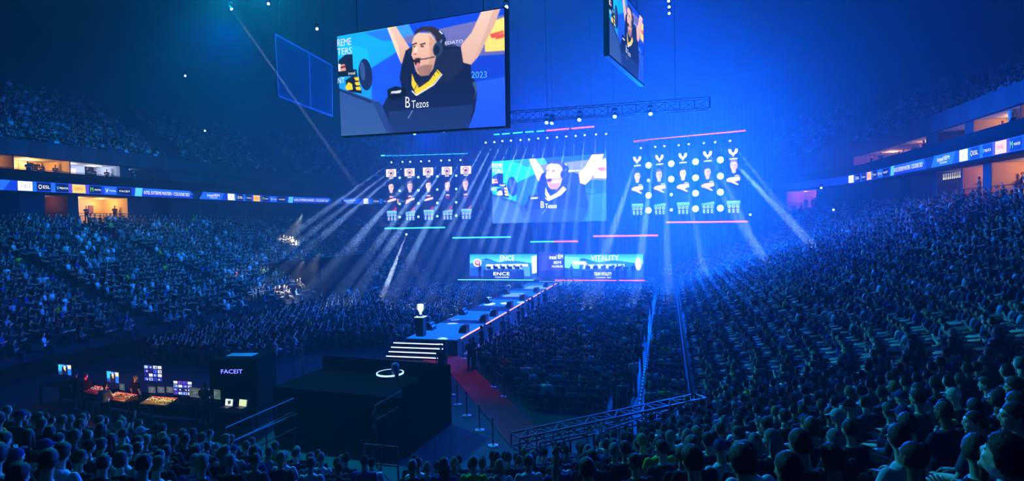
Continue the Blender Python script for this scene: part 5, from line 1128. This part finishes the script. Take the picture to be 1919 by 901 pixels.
for q in range(20): x, y = -32.2 + R.uniform(-.1, .4), 33 + q * 1.6; FAR.append((x + .5, y, 0, R.uniform(-1, .4), 50, 97, 0, 1))
# guests at the rails of the suites
for rm, a, b, z0, z1, style, where, side in SUITES:
    if style in ('lights', 'strip'): continue
    for t in np.arange(.08, .95, .9 / max(2, (b - a) / 1.15)):
        if rc.random() < .35: continue
        p = fpt(a + (b - a) * t, FD + rc.choice([.35, 1.25, 1.6]), z0 + .01); nn = RF.nrm(a + (b - a) * t); FAR.append((p.x, p.y, p.z, facing(*nn) + rc.uniform(-.8, .8), 50, 96, 0, 1))
VV, TT, CC, n0 = [], [], [], 0
TW = [t[-1] for t in TOPS]; SK_ = [lin_np(s[0]) for s in SKINS]; HC_ = [lin_np(h[0]) for h in HCOL]
for x, y, z, rz, dist, k, hx, st in FAR:
    pose = 'stand' if st else rc.choices(['lap', 'fold', 'up', 'phone'], [60, 25, 4, 11])[0]; V, T, Pt = FIG[0 if dist < 34 else 1, pose]; s = rc.uniform(.94, 1.07); c, sn = math.cos(rz) * s, math.sin(rz) * s
    P = np.empty_like(V); P[:, 0] = V[:, 0] * c - V[:, 1] * sn + x; P[:, 1] = V[:, 0] * sn + V[:, 1] * c + y; P[:, 2] = V[:, 2] * s + z
    top = np.array(lin_np(rc.choices(TOPS, TW)[0][0])) * (1. if k != 96 else .3); pal = np.stack([rc.choice(SK_), rc.choices(HC_, [40, 28, 18, 9, 5])[0], top, lin_np(rc.choice([(24, 26, 34), (30, 40, 70), (44, 44, 50), (20, 20, 22)]))])  # tops of suite guests darkened so that they read as silhouettes
    VV.append(P); TT.append(T + n0); CC.append(pal[Pt]); n0 += len(V)
crowd = mesh_np('crowd', np.vstack(VV), np.vstack(TT), mat_attr('crowd_clothes', .85), cols=np.vstack(CC), smooth=True)
tag(crowd, 'the distant seated crowd filling the stands and the floor', 'crowd', kind='stuff')
print('FIGURES near', len(PPL), 'far', len(FAR), 'verts', n0)
# chairs of the floor blocks
bm = NB(); box(bm, (0, -.02, .41), (.46, .42, .04)); box(bm, (0, -.225, .66), (.46, .035, .36))
for sx in (-1, 1):
    for sy in (-1, 1): box(bm, (sx * .2, sy * .18 - .02, .2), (.025, .025, .4))
    box(bm, (sx * .21, -.225, .5), (.025, .03, .3))
bmesh.ops.triangulate(bm, faces=bm.faces[:]); bm.verts.index_update(); V = np.array([tuple(v.co) for v in bm.verts]); T = np.array([[v.index for v in f.verts] for f in bm.faces]); bm.free()
VV = np.vstack([V + np.array((x, y, 0)) for x, y in CHAIRS]); TT = np.vstack([T + i * len(V) for i in range(len(CHAIRS))])
tag(mesh_np('floor_chairs', VV, TT, mat('chair_grey', (44, 46, 54), .7)), 'rows of dark floor chairs under the seated floor crowd', 'chairs', kind='stuff')
# ------------------------------------------------------------------ control desk (front of house), bottom left
def foh(px, py, z): return on_z(px, py, z)
DZ = .95
yawF = HEAD + .12        # desks run across the view, their users look at the stage
def desk(px0, px1, py0, py1, lab, dep=1.0):
    a, b = foh(px0, py0, DZ), foh(px1, py1, DZ); c = (a + b) / 2; w = (b - a).length; ang = math.atan2(b.y - a.y, b.x - a.x); rt = thing('control_desk', lab, 'desk', (c.x, c.y, 0), ang, 'desks of the control position'); bm = NB(); box(bm, (0, 0, DZ - .025), (w, dep, .05), None, 0, .01); obj('desktop', bm, M_dark, rt)
    for s in (-1, 1):
        for q in (-1, 1): bm = NB(); box(bm, (s * (w / 2 - .06), q * (dep / 2 - .06), (DZ - .05) / 2), (.06, .06, DZ - .05)); obj('leg', bm, M_black, rt)
    bm = NB(); box(bm, (0, dep / 2 - .03, .45), (w - .2, .02, .8)); obj('modesty_panel', bm, M_dark, rt); return rt, c, ang, w
d1 = desk(92, 168, 716, 722, 'dark control desk at the far left with one monitor'); d2 = desk(168, 262, 728, 742, 'dark control desk with the red-lit console'); d3 = desk(264, 378, 744, 752, 'dark control desk with the yellow-lit console'); d4 = desk(382, 470, 758, 768, 'dark control desk with two laptops')
def on_desk(px, py, z=DZ + .005): p = foh(px, py, z); return p
def monitor(px, py, w, h, lab, pic, ang, lift=.28, m=None):
    p = on_desk(px, py); rt = thing('computer_monitor', lab, 'monitor', p, ang, 'monitors of the control position'); bm = NB(); box(bm, (0, .03, lift + h / 2), (w + .04, .04, h + .04), None, 0, .008); cs = obj('casing', bm, M_black, rt); bm = NB(); box(bm, (0, .05, .01), (.26, .2, .02), None, 0, .004); box(bm, (0, .06, lift / 2 + .05), (.05, .03, lift + .1)); obj('stand', bm, M_black, rt)
    q = Quad((-w / 2, .005, lift + h), (w / 2, .005, lift + h), (w / 2, .005, lift), (-w / 2, .005, lift)); pic.screen('display', q, cs, m or M_PIX, off=.002); return rt
def pic_show():
    p = Paint(40, 24, None, (30, 120, 240)); p.poly([(0, 0), (.4, 0), (.4, .6), (0, .6)], (60, 200, 255)); p.poly([(.3, .2), (.7, .2), (.75, 1), (.25, 1)], (20, 26, 60)); p.ell(.5, .3, .09, .2, (250, 220, 190)); p.poly([(.42, .45), (.6, .45), (.55, .65)], (250, 210, 60)); p.poly([(.7, .05), (1, .05), (1, .4), (.75, .4)], (250, 236, 170)); p.poly([(0, .7), (.3, .75), (.3, 1), (0, 1)], (40, 70, 140)); p.blur(1); return p
def pic_grid(seed, w=44, h=30):
    r = random.Random(seed); p = Paint(w, h, None, (10, 14, 60))
    for i in range(4):
        for j in range(4):
            c = r.choice([(60, 90, 255), (150, 180, 255), (40, 60, 200), (220, 230, 255), (100, 70, 220), (20, 30, 120)]); p.poly([(i / 4 + .02, j / 4 + .03), (i / 4 + .23, j / 4 + .03), (i / 4 + .23, j / 4 + .22), (i / 4 + .02, j / 4 + .22)], c); p.ell(i / 4 + r.uniform(.06, .18), j / 4 + .13, .04, .05, r.choice([(255, 255, 255), (255, 210, 160), (20, 20, 60)]))
    return p
def pic_plan(c=(96, 116, 120)):
    p = Paint(36, 24, None, c); p.line([(.2, .3), (.8, .3)], .04, (200, 220, 220)); p.line([(.5, .2), (.5, .8)], .03, (190, 210, 210)); p.line([(.3, .6), (.7, .45)], .05, (220, 236, 230)); p.line([(.1, .85), (.9, .85)], .03, (160, 180, 180)); return p
monitor(122, 713, .82, .48, 'left control desk monitor showing a blue picture of the cheering man', pic_show(), d1[2]); monitor(212, 728, .82, .48, 'monitor behind the red-lit console showing the cheering man', pic_show(), d2[2])
monitor(288, 735, .95, .68, 'tall bluish multi-view monitor standing above the other control screens', pic_grid(3), d3[2], .5); monitor(343, 745, .95, .58, 'bluish multi-view monitor right of the yellow-lit console', pic_grid(9), d3[2], .12)
monitor(229, 735, .36, .28, 'small grey plan monitor beside the bald technician', pic_plan(), d2[2], .1, mat_attr('dim_pixels', emit=.5)); monitor(366, 750, .62, .4, 'grey-green plan monitor left of the dark standing technician', pic_plan(), d4[2], .12, mat_attr('dim_pixels', emit=.5)); monitor(402, 752, .66, .4, 'grey-green plan monitor right of the dark standing technician', pic_plan((106, 130, 124)), d4[2], .1, mat_attr('dim_pixels', emit=.5))
for px, lab in ((285, 'left'), (302, 'middle'), (319, 'right')): monitor(px, 742, .38, .26, 'small grey touch screen on the yellow-lit console, %s of three' % lab, pic_plan((120, 126, 140)), d3[2], .14, mat_attr('dim_pixels', emit=.5))
def console(px, py, w, d, ang, lab, deckc, glow, seed):
    p = on_desk(px, py); rt = thing('mixing_console', lab, 'mixing console', p, ang, 'mixing consoles of the control position'); bm = NB(); r = random.Random(seed); prof = [(-d / 2, 0), (-d / 2, .06), (d / 2, .18), (d / 2, 0)]; L = [bm.verts.new((-w / 2, a, b)) for a, b in prof]; Rr = [bm.verts.new((w / 2, a, b)) for a, b in prof]; bm.faces.new(L); bm.faces.new(Rr[::-1])
    for k in range(4): bm.faces.new((L[k], Rr[k], Rr[(k + 1) % 4], L[(k + 1) % 4]))
    ch = obj('chassis', bm, mat('console_%d_%d' % deckc[:2], deckc, .5), rt); sl = .12 / d; bm = NB()
    for i in range(int(w / .045)):
        x = -w / 2 + .03 + i * .045; y = -d * .32 + r.uniform(0, d * .22); box(bm, (x, y, .07 + (y + d / 2) * sl), (.02, .035, .02))
    tag(obj('faders', bm, mat('fader_caps', (190, 190, 180), .5), ch), kind='stuff'); bm = NB()
    for i in range(int(w / .045)):
        for j in range(4): x, y = -w / 2 + .03 + i * .045, d * .02 + j * d * .11; box(bm, (x, y, .066 + (y + d / 2) * sl), (.022, .022, .012), None, r.choice([0, 0, 1, 2]))
    tag(obj('buttons', bm, [mat('button_off', (50, 52, 56), .5), e('button_%d' % glow[1], glow, 1.8), e('button_white', (230, 236, 220), 1.4)], ch), kind='stuff'); bm = NB()
    for i in range(3): box(bm, (-w / 2 + w * (i + .5) / 3, d * .44, .068 + .93 * d * sl), (w / 3 - .05, .07, .008))
    obj('meter_strip', bm, e('meter_%d' % glow[0], tuple(min(255, v + 40) for v in glow), .9), ch); bm = NB(); tube(bm, [(w / 2 - .1, d / 2, .17), (w / 2 - .1, d / 2 + .02, .45), (w / 2 - .12, d / 2 - .1, .52), (w / 2 - .14, d / 2 - .2, .47)], .008, 6); obj('gooseneck', bm, M_black, rt); point_light('desk_lamp', Vector((0, -d * .1, .55)), glow, 20, .06).parent = rt; return rt
console(180, 735, 1.0, .55, d2[2], 'red-lit lighting console on the control desk', (60, 20, 20), (255, 40, 40), 1); console(226, 748, 1.35, .6, d2[2], 'orange-lit mixing console in front of the technician in white', (120, 84, 50), (255, 150, 60), 2); console(298, 756, 1.35, .62, d3[2], 'yellow-lit mixing console under the three touch screens', (130, 110, 60), (255, 204, 80), 3)
def laptop(px, py, lab, c, ang):
    p = on_desk(px, py); rt = thing('laptop', lab, 'laptop', p, ang, 'laptops on the control desk'); bm = NB(); box(bm, (0, 0, .01), (.4, .28, .02), None, 0, .004); obj('keyboard', bm, mat('laptop_shell', (120, 124, 128), .4), rt); bm = NB(); M = Matrix.Rotation(math.radians(-14), 3, 'X'); box(bm, (0, .17, .15), (.4, .012, .28), M, 0, .004); ld = obj('lid', bm, mat('laptop_shell', (120, 124, 128), .4), rt)
    q = Quad((-.185, .165, .28), (.185, .165, .28), (.185, .127, .03), (-.185, .127, .03)); P = Paint(20, 14, None, c); P.poly([(.3, .3), (.75, .2), (.7, .7), (.4, .8)], tuple(v * .25 for v in c)) if c[2] > 200 else None; P.screen('display', q, ld, M_PIX, off=.004)
laptop(424, 763, 'open laptop with a white screen and dark figure on it', (220, 232, 226), d4[2]); laptop(450, 764, 'open laptop with a pale greenish screen, rightmost on the control desk', (206, 222, 170), d4[2])
# technicians
def techie(kit, px, py_head, zh, rz, lab, skin, hair, hcol, top, **kw):
    p = on_z(px, py_head, zh); o = person(STAND[kit], (p.x, p.y, 0), rz, skin, hair, hcol, top, **kw); tag(o, lab, 'person', 'technicians at the control desks')
techie('lean', 160, 704, 1.66, .5, 'technician in black standing at the left end of the control desks', (190, 140, 110), 'short', (20, 18, 18), (12, 13, 18)); techie('stand', 142, 700, 1.66, .2, 'dark-clothed technician beside the left control desk monitor', (180, 130, 100), 'full', (20, 18, 18), (12, 13, 18))
techie('work', 196, 722, 1.66, .25, 'technician in white T-shirt bending over the orange-lit console', (200, 150, 120), 'short', (22, 18, 18), (222, 226, 236)); techie('stand', 254, 708, 1.66, -.1, 'grey-haired technician in black seen from behind between the lit consoles', (210, 170, 150), 'buzz', (150, 150, 150), (12, 13, 18)); techie('arms', 383, 722, 1.66, .2, 'technician standing as a black silhouette between the two plan monitors', (170, 120, 96), 'short', (18, 16, 16), (10, 11, 16))
# booth with the blue sign
a, b = on_z(392, 700, 2.1), on_z(482, 700, 2.1); c = (a + b) / 2; ang = math.atan2(b.y - a.y, b.x - a.x); w = (b - a).length
rt = thing('sign_booth', 'black booth with a small glowing blue sign reading FACEIT', 'booth', (c.x, c.y, 0), ang); bm = NB(); box(bm, (0, .8, 1.35), (w, 1.6, 2.7), None, 0, .04); obj('casing', bm, M_dark, rt); bm = NB(); box(bm, (0, .7, 2.72), (w * .55, .6, .03), None, 0, .01); obj('top_panel', bm, mat('booth_top', (170, 180, 200), .4), rt)
q = Quad((-w * .26, -.03, 2.34), (w * .26, -.03, 2.34), (w * .26, -.03, 2.06), (-w * .26, -.03, 2.06)); lettering('lettering', q, [('FACEIT', .04, .2, .9, .8, 0)], rt, [e('sign_blue', (90, 90, 255), 5.)], .01)
# black draped platform in the middle
A = on_z(841, 684, 2.4); Bq = on_z(604, 668, 2.4); u = (Bq - A).normalized(); v = Vector((u.y, -u.x, 0)); v = v if v.dot(EYE - A) > 0 else -v; L = (Bq - A).length
rt = thing('draped_platform', 'big black draped platform left of the red carpet', 'platform', ((A + Bq) / 2).to_3d() * 1, math.atan2(-u.y, -u.x)); rt.location.z = 0; Mi = rt.matrix_world
loc = (A + Bq) / 2; rt.location = (loc.x, loc.y, 0); rot = Matrix.Rotation(-rt.rotation_euler.z, 4, 'Z'); TL = rot @ Matrix.Translation((-loc.x, -loc.y, 0))
def wbox(name, p0, p1, q_, z0, z1, mm, bev=.02):
    """box spanning p0..p1 along u and 0..q_ along v (towards the camera)"""
    bm = NB(); P = [p0, p1, p1 + v * q_, p0 + v * q_]; lo = [bm.verts.new((x.x, x.y, z0)) for x in P]; hi = [bm.verts.new((x.x, x.y, z1)) for x in P]; bm.faces.new(lo); bm.faces.new(hi[::-1])
    for k in range(4): bm.faces.new((lo[k], hi[k], hi[(k + 1) % 4], lo[(k + 1) % 4]))
    bmesh.ops.recalc_face_normals(bm, faces=bm.faces[:]); o = obj(name, bm, mm, rt); o.data.transform(TL); return o
wbox('back_wall', A - v * .15, Bq - v * .15, .15, 0, 2.4, M_drape); wbox('side_wall', A, A + u * .15, 3.4, 0, 2.4, M_drape); wbox('deck', A + u * .15, Bq, 3.0, .0, 1.9, M_dark)
rp_ = on_z(731, 698, 2.06); rt2 = thing('ring_table', 'round table edged with a glowing white ring on the black platform', 'table', (rp_.x, rp_.y, 1.905)); bm = NB(); lathe(bm, [(.4, 0), (.4, .03), (.12, .05), (.12, .1), (.5, .12), (.5, .16), (.02, .17)], 32); obj('table_top', bm, M_dark, rt2); bm = NB(); lathe(bm, [(.505, .11), (.55, .11), (.55, .17), (.505, .17), (.505, .11)], 40, caps=False); obj('light_ring', bm, e('ring_white', (150, 190, 255), 2.2), rt2)
pp = on_z(741, 709, 1.9); rt3 = thing('cylinder_stand', 'pale round-topped cylinder standing by the glowing ring table', 'stand', (pp.x, pp.y, 1.905)); bm = NB(); lathe(bm, [(.15, .02), (.15, .5), (.13, .58), (.06, .63), (.01, .64)], 24); obj('column', bm, mat('pale_column', (120, 140, 180), .6), rt3, True); bm = NB(); lathe(bm, [(.2, 0), (.2, .03), (.16, .04)], 24); obj('foot_ring', bm, M_black, rt3)
# stair rails, ladder
def rail(pts, lab, posts, group='handrails near the control position', r=.024):
    pts = [Vector(p) for p in pts]; rt = thing('handrail', lab, 'handrail', (pts[0].x, pts[0].y, 0), group=group); bm = NB()
    for dz in (0, -.5): tube(bm, [p + Vector((0, 0, dz)) for p in pts], r, 6)
    o = obj('rails', bm, mat('rail_steel', (34, 38, 48), .6), rt); move(o, rt)
    for t in posts:
        x = t * (len(pts) - 1); i = min(int(x), len(pts) - 2); p = pts[i].lerp(pts[i + 1], x - i); d_ = bowl_d(p.x, p.y); z0 = tread(int(d_ / ROWD)) if d_ > 0 else 0; bm = NB(); bar(bm, (p.x, p.y, z0), p, .035); o = obj('post', bm, mat('rail_steel', (34, 38, 48), .6), rt); move(o, rt)
rail([at(422, 802, 17.5), at(550, 746, 21.5)], 'steel handrail sloping up beside the near crowd, right of the control desks', (0, .35, .7, 1)); rail([at(428, 830, 17), at(556, 775, 21)], 'lower steel handrail running parallel in front of the sloping one', (.1, .5, .95))
rail([at(702, 760, 19.5), at(822, 694, 22.8)], 'dark handrail of the stair on the front of the black platform', (0, .5, 1), r=.02); rail([at(697, 778, 19.2), at(704, 764, 19.4)], 'short end rail at the foot of the black platform stair', (0, 1))
for (x0, y0, x1, y1, dd, lab) in ((1012, 830, 1100, 812, 14.6, 'left'), (1135, 806, 1185, 790, 14.6, 'right')):
    rail([at(x0, y0, dd), at(x1, y1, dd + .6)], 'steel barrier rail just below the aluminium truss, %s one' % lab, (0, .5, 1))
rail([at(682, 832, 15.8), at(745, 838, 15.2)], 'steel rail at the top of the bottom-centre crowd, left of the red carpet', (0, .5, 1))
lp = on_z(560, 718, 0); rt = thing('ladder', 'aluminium stepladder standing in the dark behind the handrail', 'ladder', (lp.x, lp.y, 0), HEAD + .3); bm = NB()
for s in (-1, 1): bar(bm, (s * .25, 0, 0), (s * .18, .35, 2.0), .05)
obj('front_rails', bm, M_alu, rt); bm = NB()
for k in range(1, 7): bar(bm, (-.24 + .01 * k, .052 * k, .29 * k), (.24 - .01 * k, .052 * k, .29 * k), .045)
obj('rungs', bm, M_alu, rt); bm = NB()
for s in (-1, 1): bar(bm, (s * .25, .75, 0), (s * .18, .37, 2.0), .04)
obj('rear_rails', bm, M_alu, rt)
# people on and by the stage
def stager(kit, px, Y, z, rz, lab, top): p = on_y(px, 505, Y); o = person(STAND[kit], (p.x, p.y, z), rz, (170, 120, 96), 'short', (20, 18, 18), top); tag(o, lab, 'person', 'people standing on the stage')
stager('arms', 1071, 70.2, SZ, 2.6, 'person in dark clothes standing at the left of the VITALITY desk', (20, 24, 40)); stager('stand', 1157, 70.2, SZ, .3, 'person in black standing right of the TEAM VITALITY desk, left of a pair', (14, 15, 22)); stager('arms', 1172, 70.3, SZ, .2, 'person in black right of the TEAM VITALITY desk, right of a pair', (14, 15, 22)); stager('stand', 1187, 71.2, SZ, 2.9, 'person standing in front of the bright right end of the VITALITY screen', (20, 30, 60)); stager('stand', 899, 70.5, SZ, 2.9, 'person standing left of the ENCE desk under the round emblem', (14, 16, 26))
p = on_z(693, 1, 0); pc = on_z(820, 640, 0.0)
for i, (px, py) in enumerate(((826, 652), (834, 646))): q = on_z(px, py, 1.6); o = person(STAND['stand'], (q.x, q.y, 0), .6 + i, (160, 110, 90), 'short', (18, 16, 16), (12, 13, 20)); tag(o, 'person in black standing at the right foot of the catwalk steps, %s of two' % ('left', 'right')[i], 'person', 'people by the catwalk')
for i, (px, py) in enumerate(((881, 638), (887, 634))): q = on_z(px, py, 1.66); o = person(STAND['arms'], (q.x, q.y, 0), .4 - i, (160, 110, 90), 'short', (18, 16, 16), (14, 16, 26)); tag(o, 'person standing at the near corner of the right floor block, %s of two' % ('left', 'right')[i], 'person', 'people by the catwalk')
# small lit desks under the stage edge
for i, x in enumerate((889, 949, 1086, 1156)):
    p = on_y(x, 530, 68.2); rt = thing('lit_counter', 'small white-blue lit counter in front of the stage, %s from left' % ordn(i + 1), 'counter', (p.x, 68.2, 0), group='lit counters in front of the stage'); bm = NB(); box(bm, (0, 0, .35), (1.6, .5, .7), None, 0, .02); obj('body', bm, M_black, rt); bm = NB(); r = random.Random(i)
    for k in range(9): box(bm, (-.6 + .15 * k, -.26, .5 + r.uniform(-.12, .12)), (.1, .02, .12))
    obj('lit_marks', bm, e('counter_lights', (170, 220, 255), 1.6), rt)
# banners
def cloth(name, q, lab, mm, items=None, tm=None, nx=14, amp=.04):
    bm = NB(); g = [[bm.verts.new(q.pt(i / nx, j / 4, amp * math.sin(i * 1.3 + j * .4))) for i in range(nx + 1)] for j in range(5)]
    for j in range(4):
        for i in range(nx): bm.faces.new((g[j][i], g[j + 1][i], g[j + 1][i + 1], g[j][i + 1]))
    r = bmesh.ops.solidify(bm, geom=bm.faces[:], thickness=.012); o = obj(name, bm, mm, None, True); tag(o, lab, 'banner', 'banners on the left stand'); 
    if items: lettering('lettering', q, items, o, tm, amp + .03)
    return o
wt = [mat('banner_white', (214, 220, 230), .8), mat('banner_black', (20, 20, 24), .8)]
xB = -32.3
def bq(x0, x1, y0, y1, y2, y3, X=xB): return Quad(on_x(x0, y0, X), on_x(x1, y1, X), on_x(x1, y2, X), on_x(x0, y3, X))
cloth('banner', bq(677, 742, 541, 529, 545, 558), 'dark red fan banner with a round shield emblem and white letters, left stand', mat('banner_red', (120, 22, 44), .85), [('BIN', .02, .4, .24, .8, 0), ('O', .27, .05, .46, .95, 0), ('A', .31, .25, .42, .75, 0), ('OOTUS', .52, .25, .98, .7, 0)], wt)
cloth('banner', bq(740, 756, 529, 526, 540, 544), 'small banner in red, green and yellow between two bigger ones, left stand', mat('banner_green', (90, 120, 40), .85))
cloth('banner', bq(757, 792, 526, 519, 533, 540), 'pale blue fan banner with dark tall letters, left stand', mat('banner_blue', (80, 150, 190), .85), [('BOAR', .05, .1, .5, .9, 1), ('GER', .55, .1, .95, .9, 1)], wt)
cloth('banner', bq(386, 409, 603, 599, 624, 628, -32.3), 'dark green flag with a round ring emblem on the left barrier', mat('flag_green', (30, 90, 50), .85), [('O', .1, .1, .9, .9, 0), ('S', .38, .3, .62, .7, 0)], [mat('flag_light', (120, 190, 90), .8)], 8)
# ------------------------------------------------------------------ light of the show
w = bpy.data.worlds.new('world'); SC.world = w; w.use_nodes = True; w.node_tree.nodes['Background'].inputs[0].default_value = (0, .004, .02, 1); w.node_tree.nodes['Background'].inputs[1].default_value = .2
BLUE, CYAN, DEEPB = (0, 70, 255), (8, 190, 240), (0, 40, 255)
def W_(pos, aim, rgb, power, spot, size=1.): wash(pos, aim, rgb, power, spot, size)
W_(on_y(1290, 240, 66), EYE + Vector((6, 0, 2)), (0, 46, 255), 15000, 170)      # blue floods by the right portrait screens
W_(on_y(1255, -30, 58), on_z(1290, 500, 2), (0, 50, 255), 9000, 150)
W_(on_y(1000, 205, 66), EYE, (0, 46, 255), 5000, 170)  # blue fill added to brighten the haze, this wash and the three below
W_(on_y(800, 260, 66), EYE + Vector((-8, 0, 0)), (0, 60, 255), 4000, 170)
W_((-42, 50, 28), (-40, 40, 8), (0, 52, 255), 6500, 165)
W_((8, 30, 28), (4, 24, 5), (0, 46, 255), 3000, 165)
W_(on_y(430, -30, 39), (-46, 44, 6), CYAN, 10500, 95, .6)            # cyan wash from the rig at the top left
W_(on_y(470, -40, 34), (-3, 7, 5), CYAN, 56000, 62, .6)
W_(on_y(900, -160, 40), (12, 28, 5), CYAN, 12000, 80, .6)
W_((-22, 58, 26), (-45, 62, 6), CYAN, 7000, 90, .6)
W_((-9, 36, 26), (-9.5, 32, 0), (255, 190, 215), 1700, 34, .5)       # pale warm wash on the carpet and the lane
for px, py, X, pw in ((545, 446, -46, 1500), (572, 526, -36, 1200), (540, 545, -34.5, 900)):
    p = on_x(px, py, X); wash(p + Vector((2.5, -1, 3)), p, (235, 255, 235), pw * 6, 34, .1, .4)
SC.view_settings.view_transform = 'Standard'; SC.view_settings.look = 'None'; SC.view_settings.gamma = 1; SC.view_settings.use_curve_mapping = False; SC.view_settings.exposure = 0
cy = SC.cycles; cy.max_bounces = 4; cy.diffuse_bounces = 1; cy.glossy_bounces = 2; cy.transmission_bounces = 2; cy.volume_bounces = 0; cy.transparent_max_bounces = 4
cy.use_denoising = True; cy.sample_clamp_indirect = 4; cy.sample_clamp_direct = 30; cy.caustics_reflective = False; cy.caustics_refractive = False; cy.use_light_tree = True
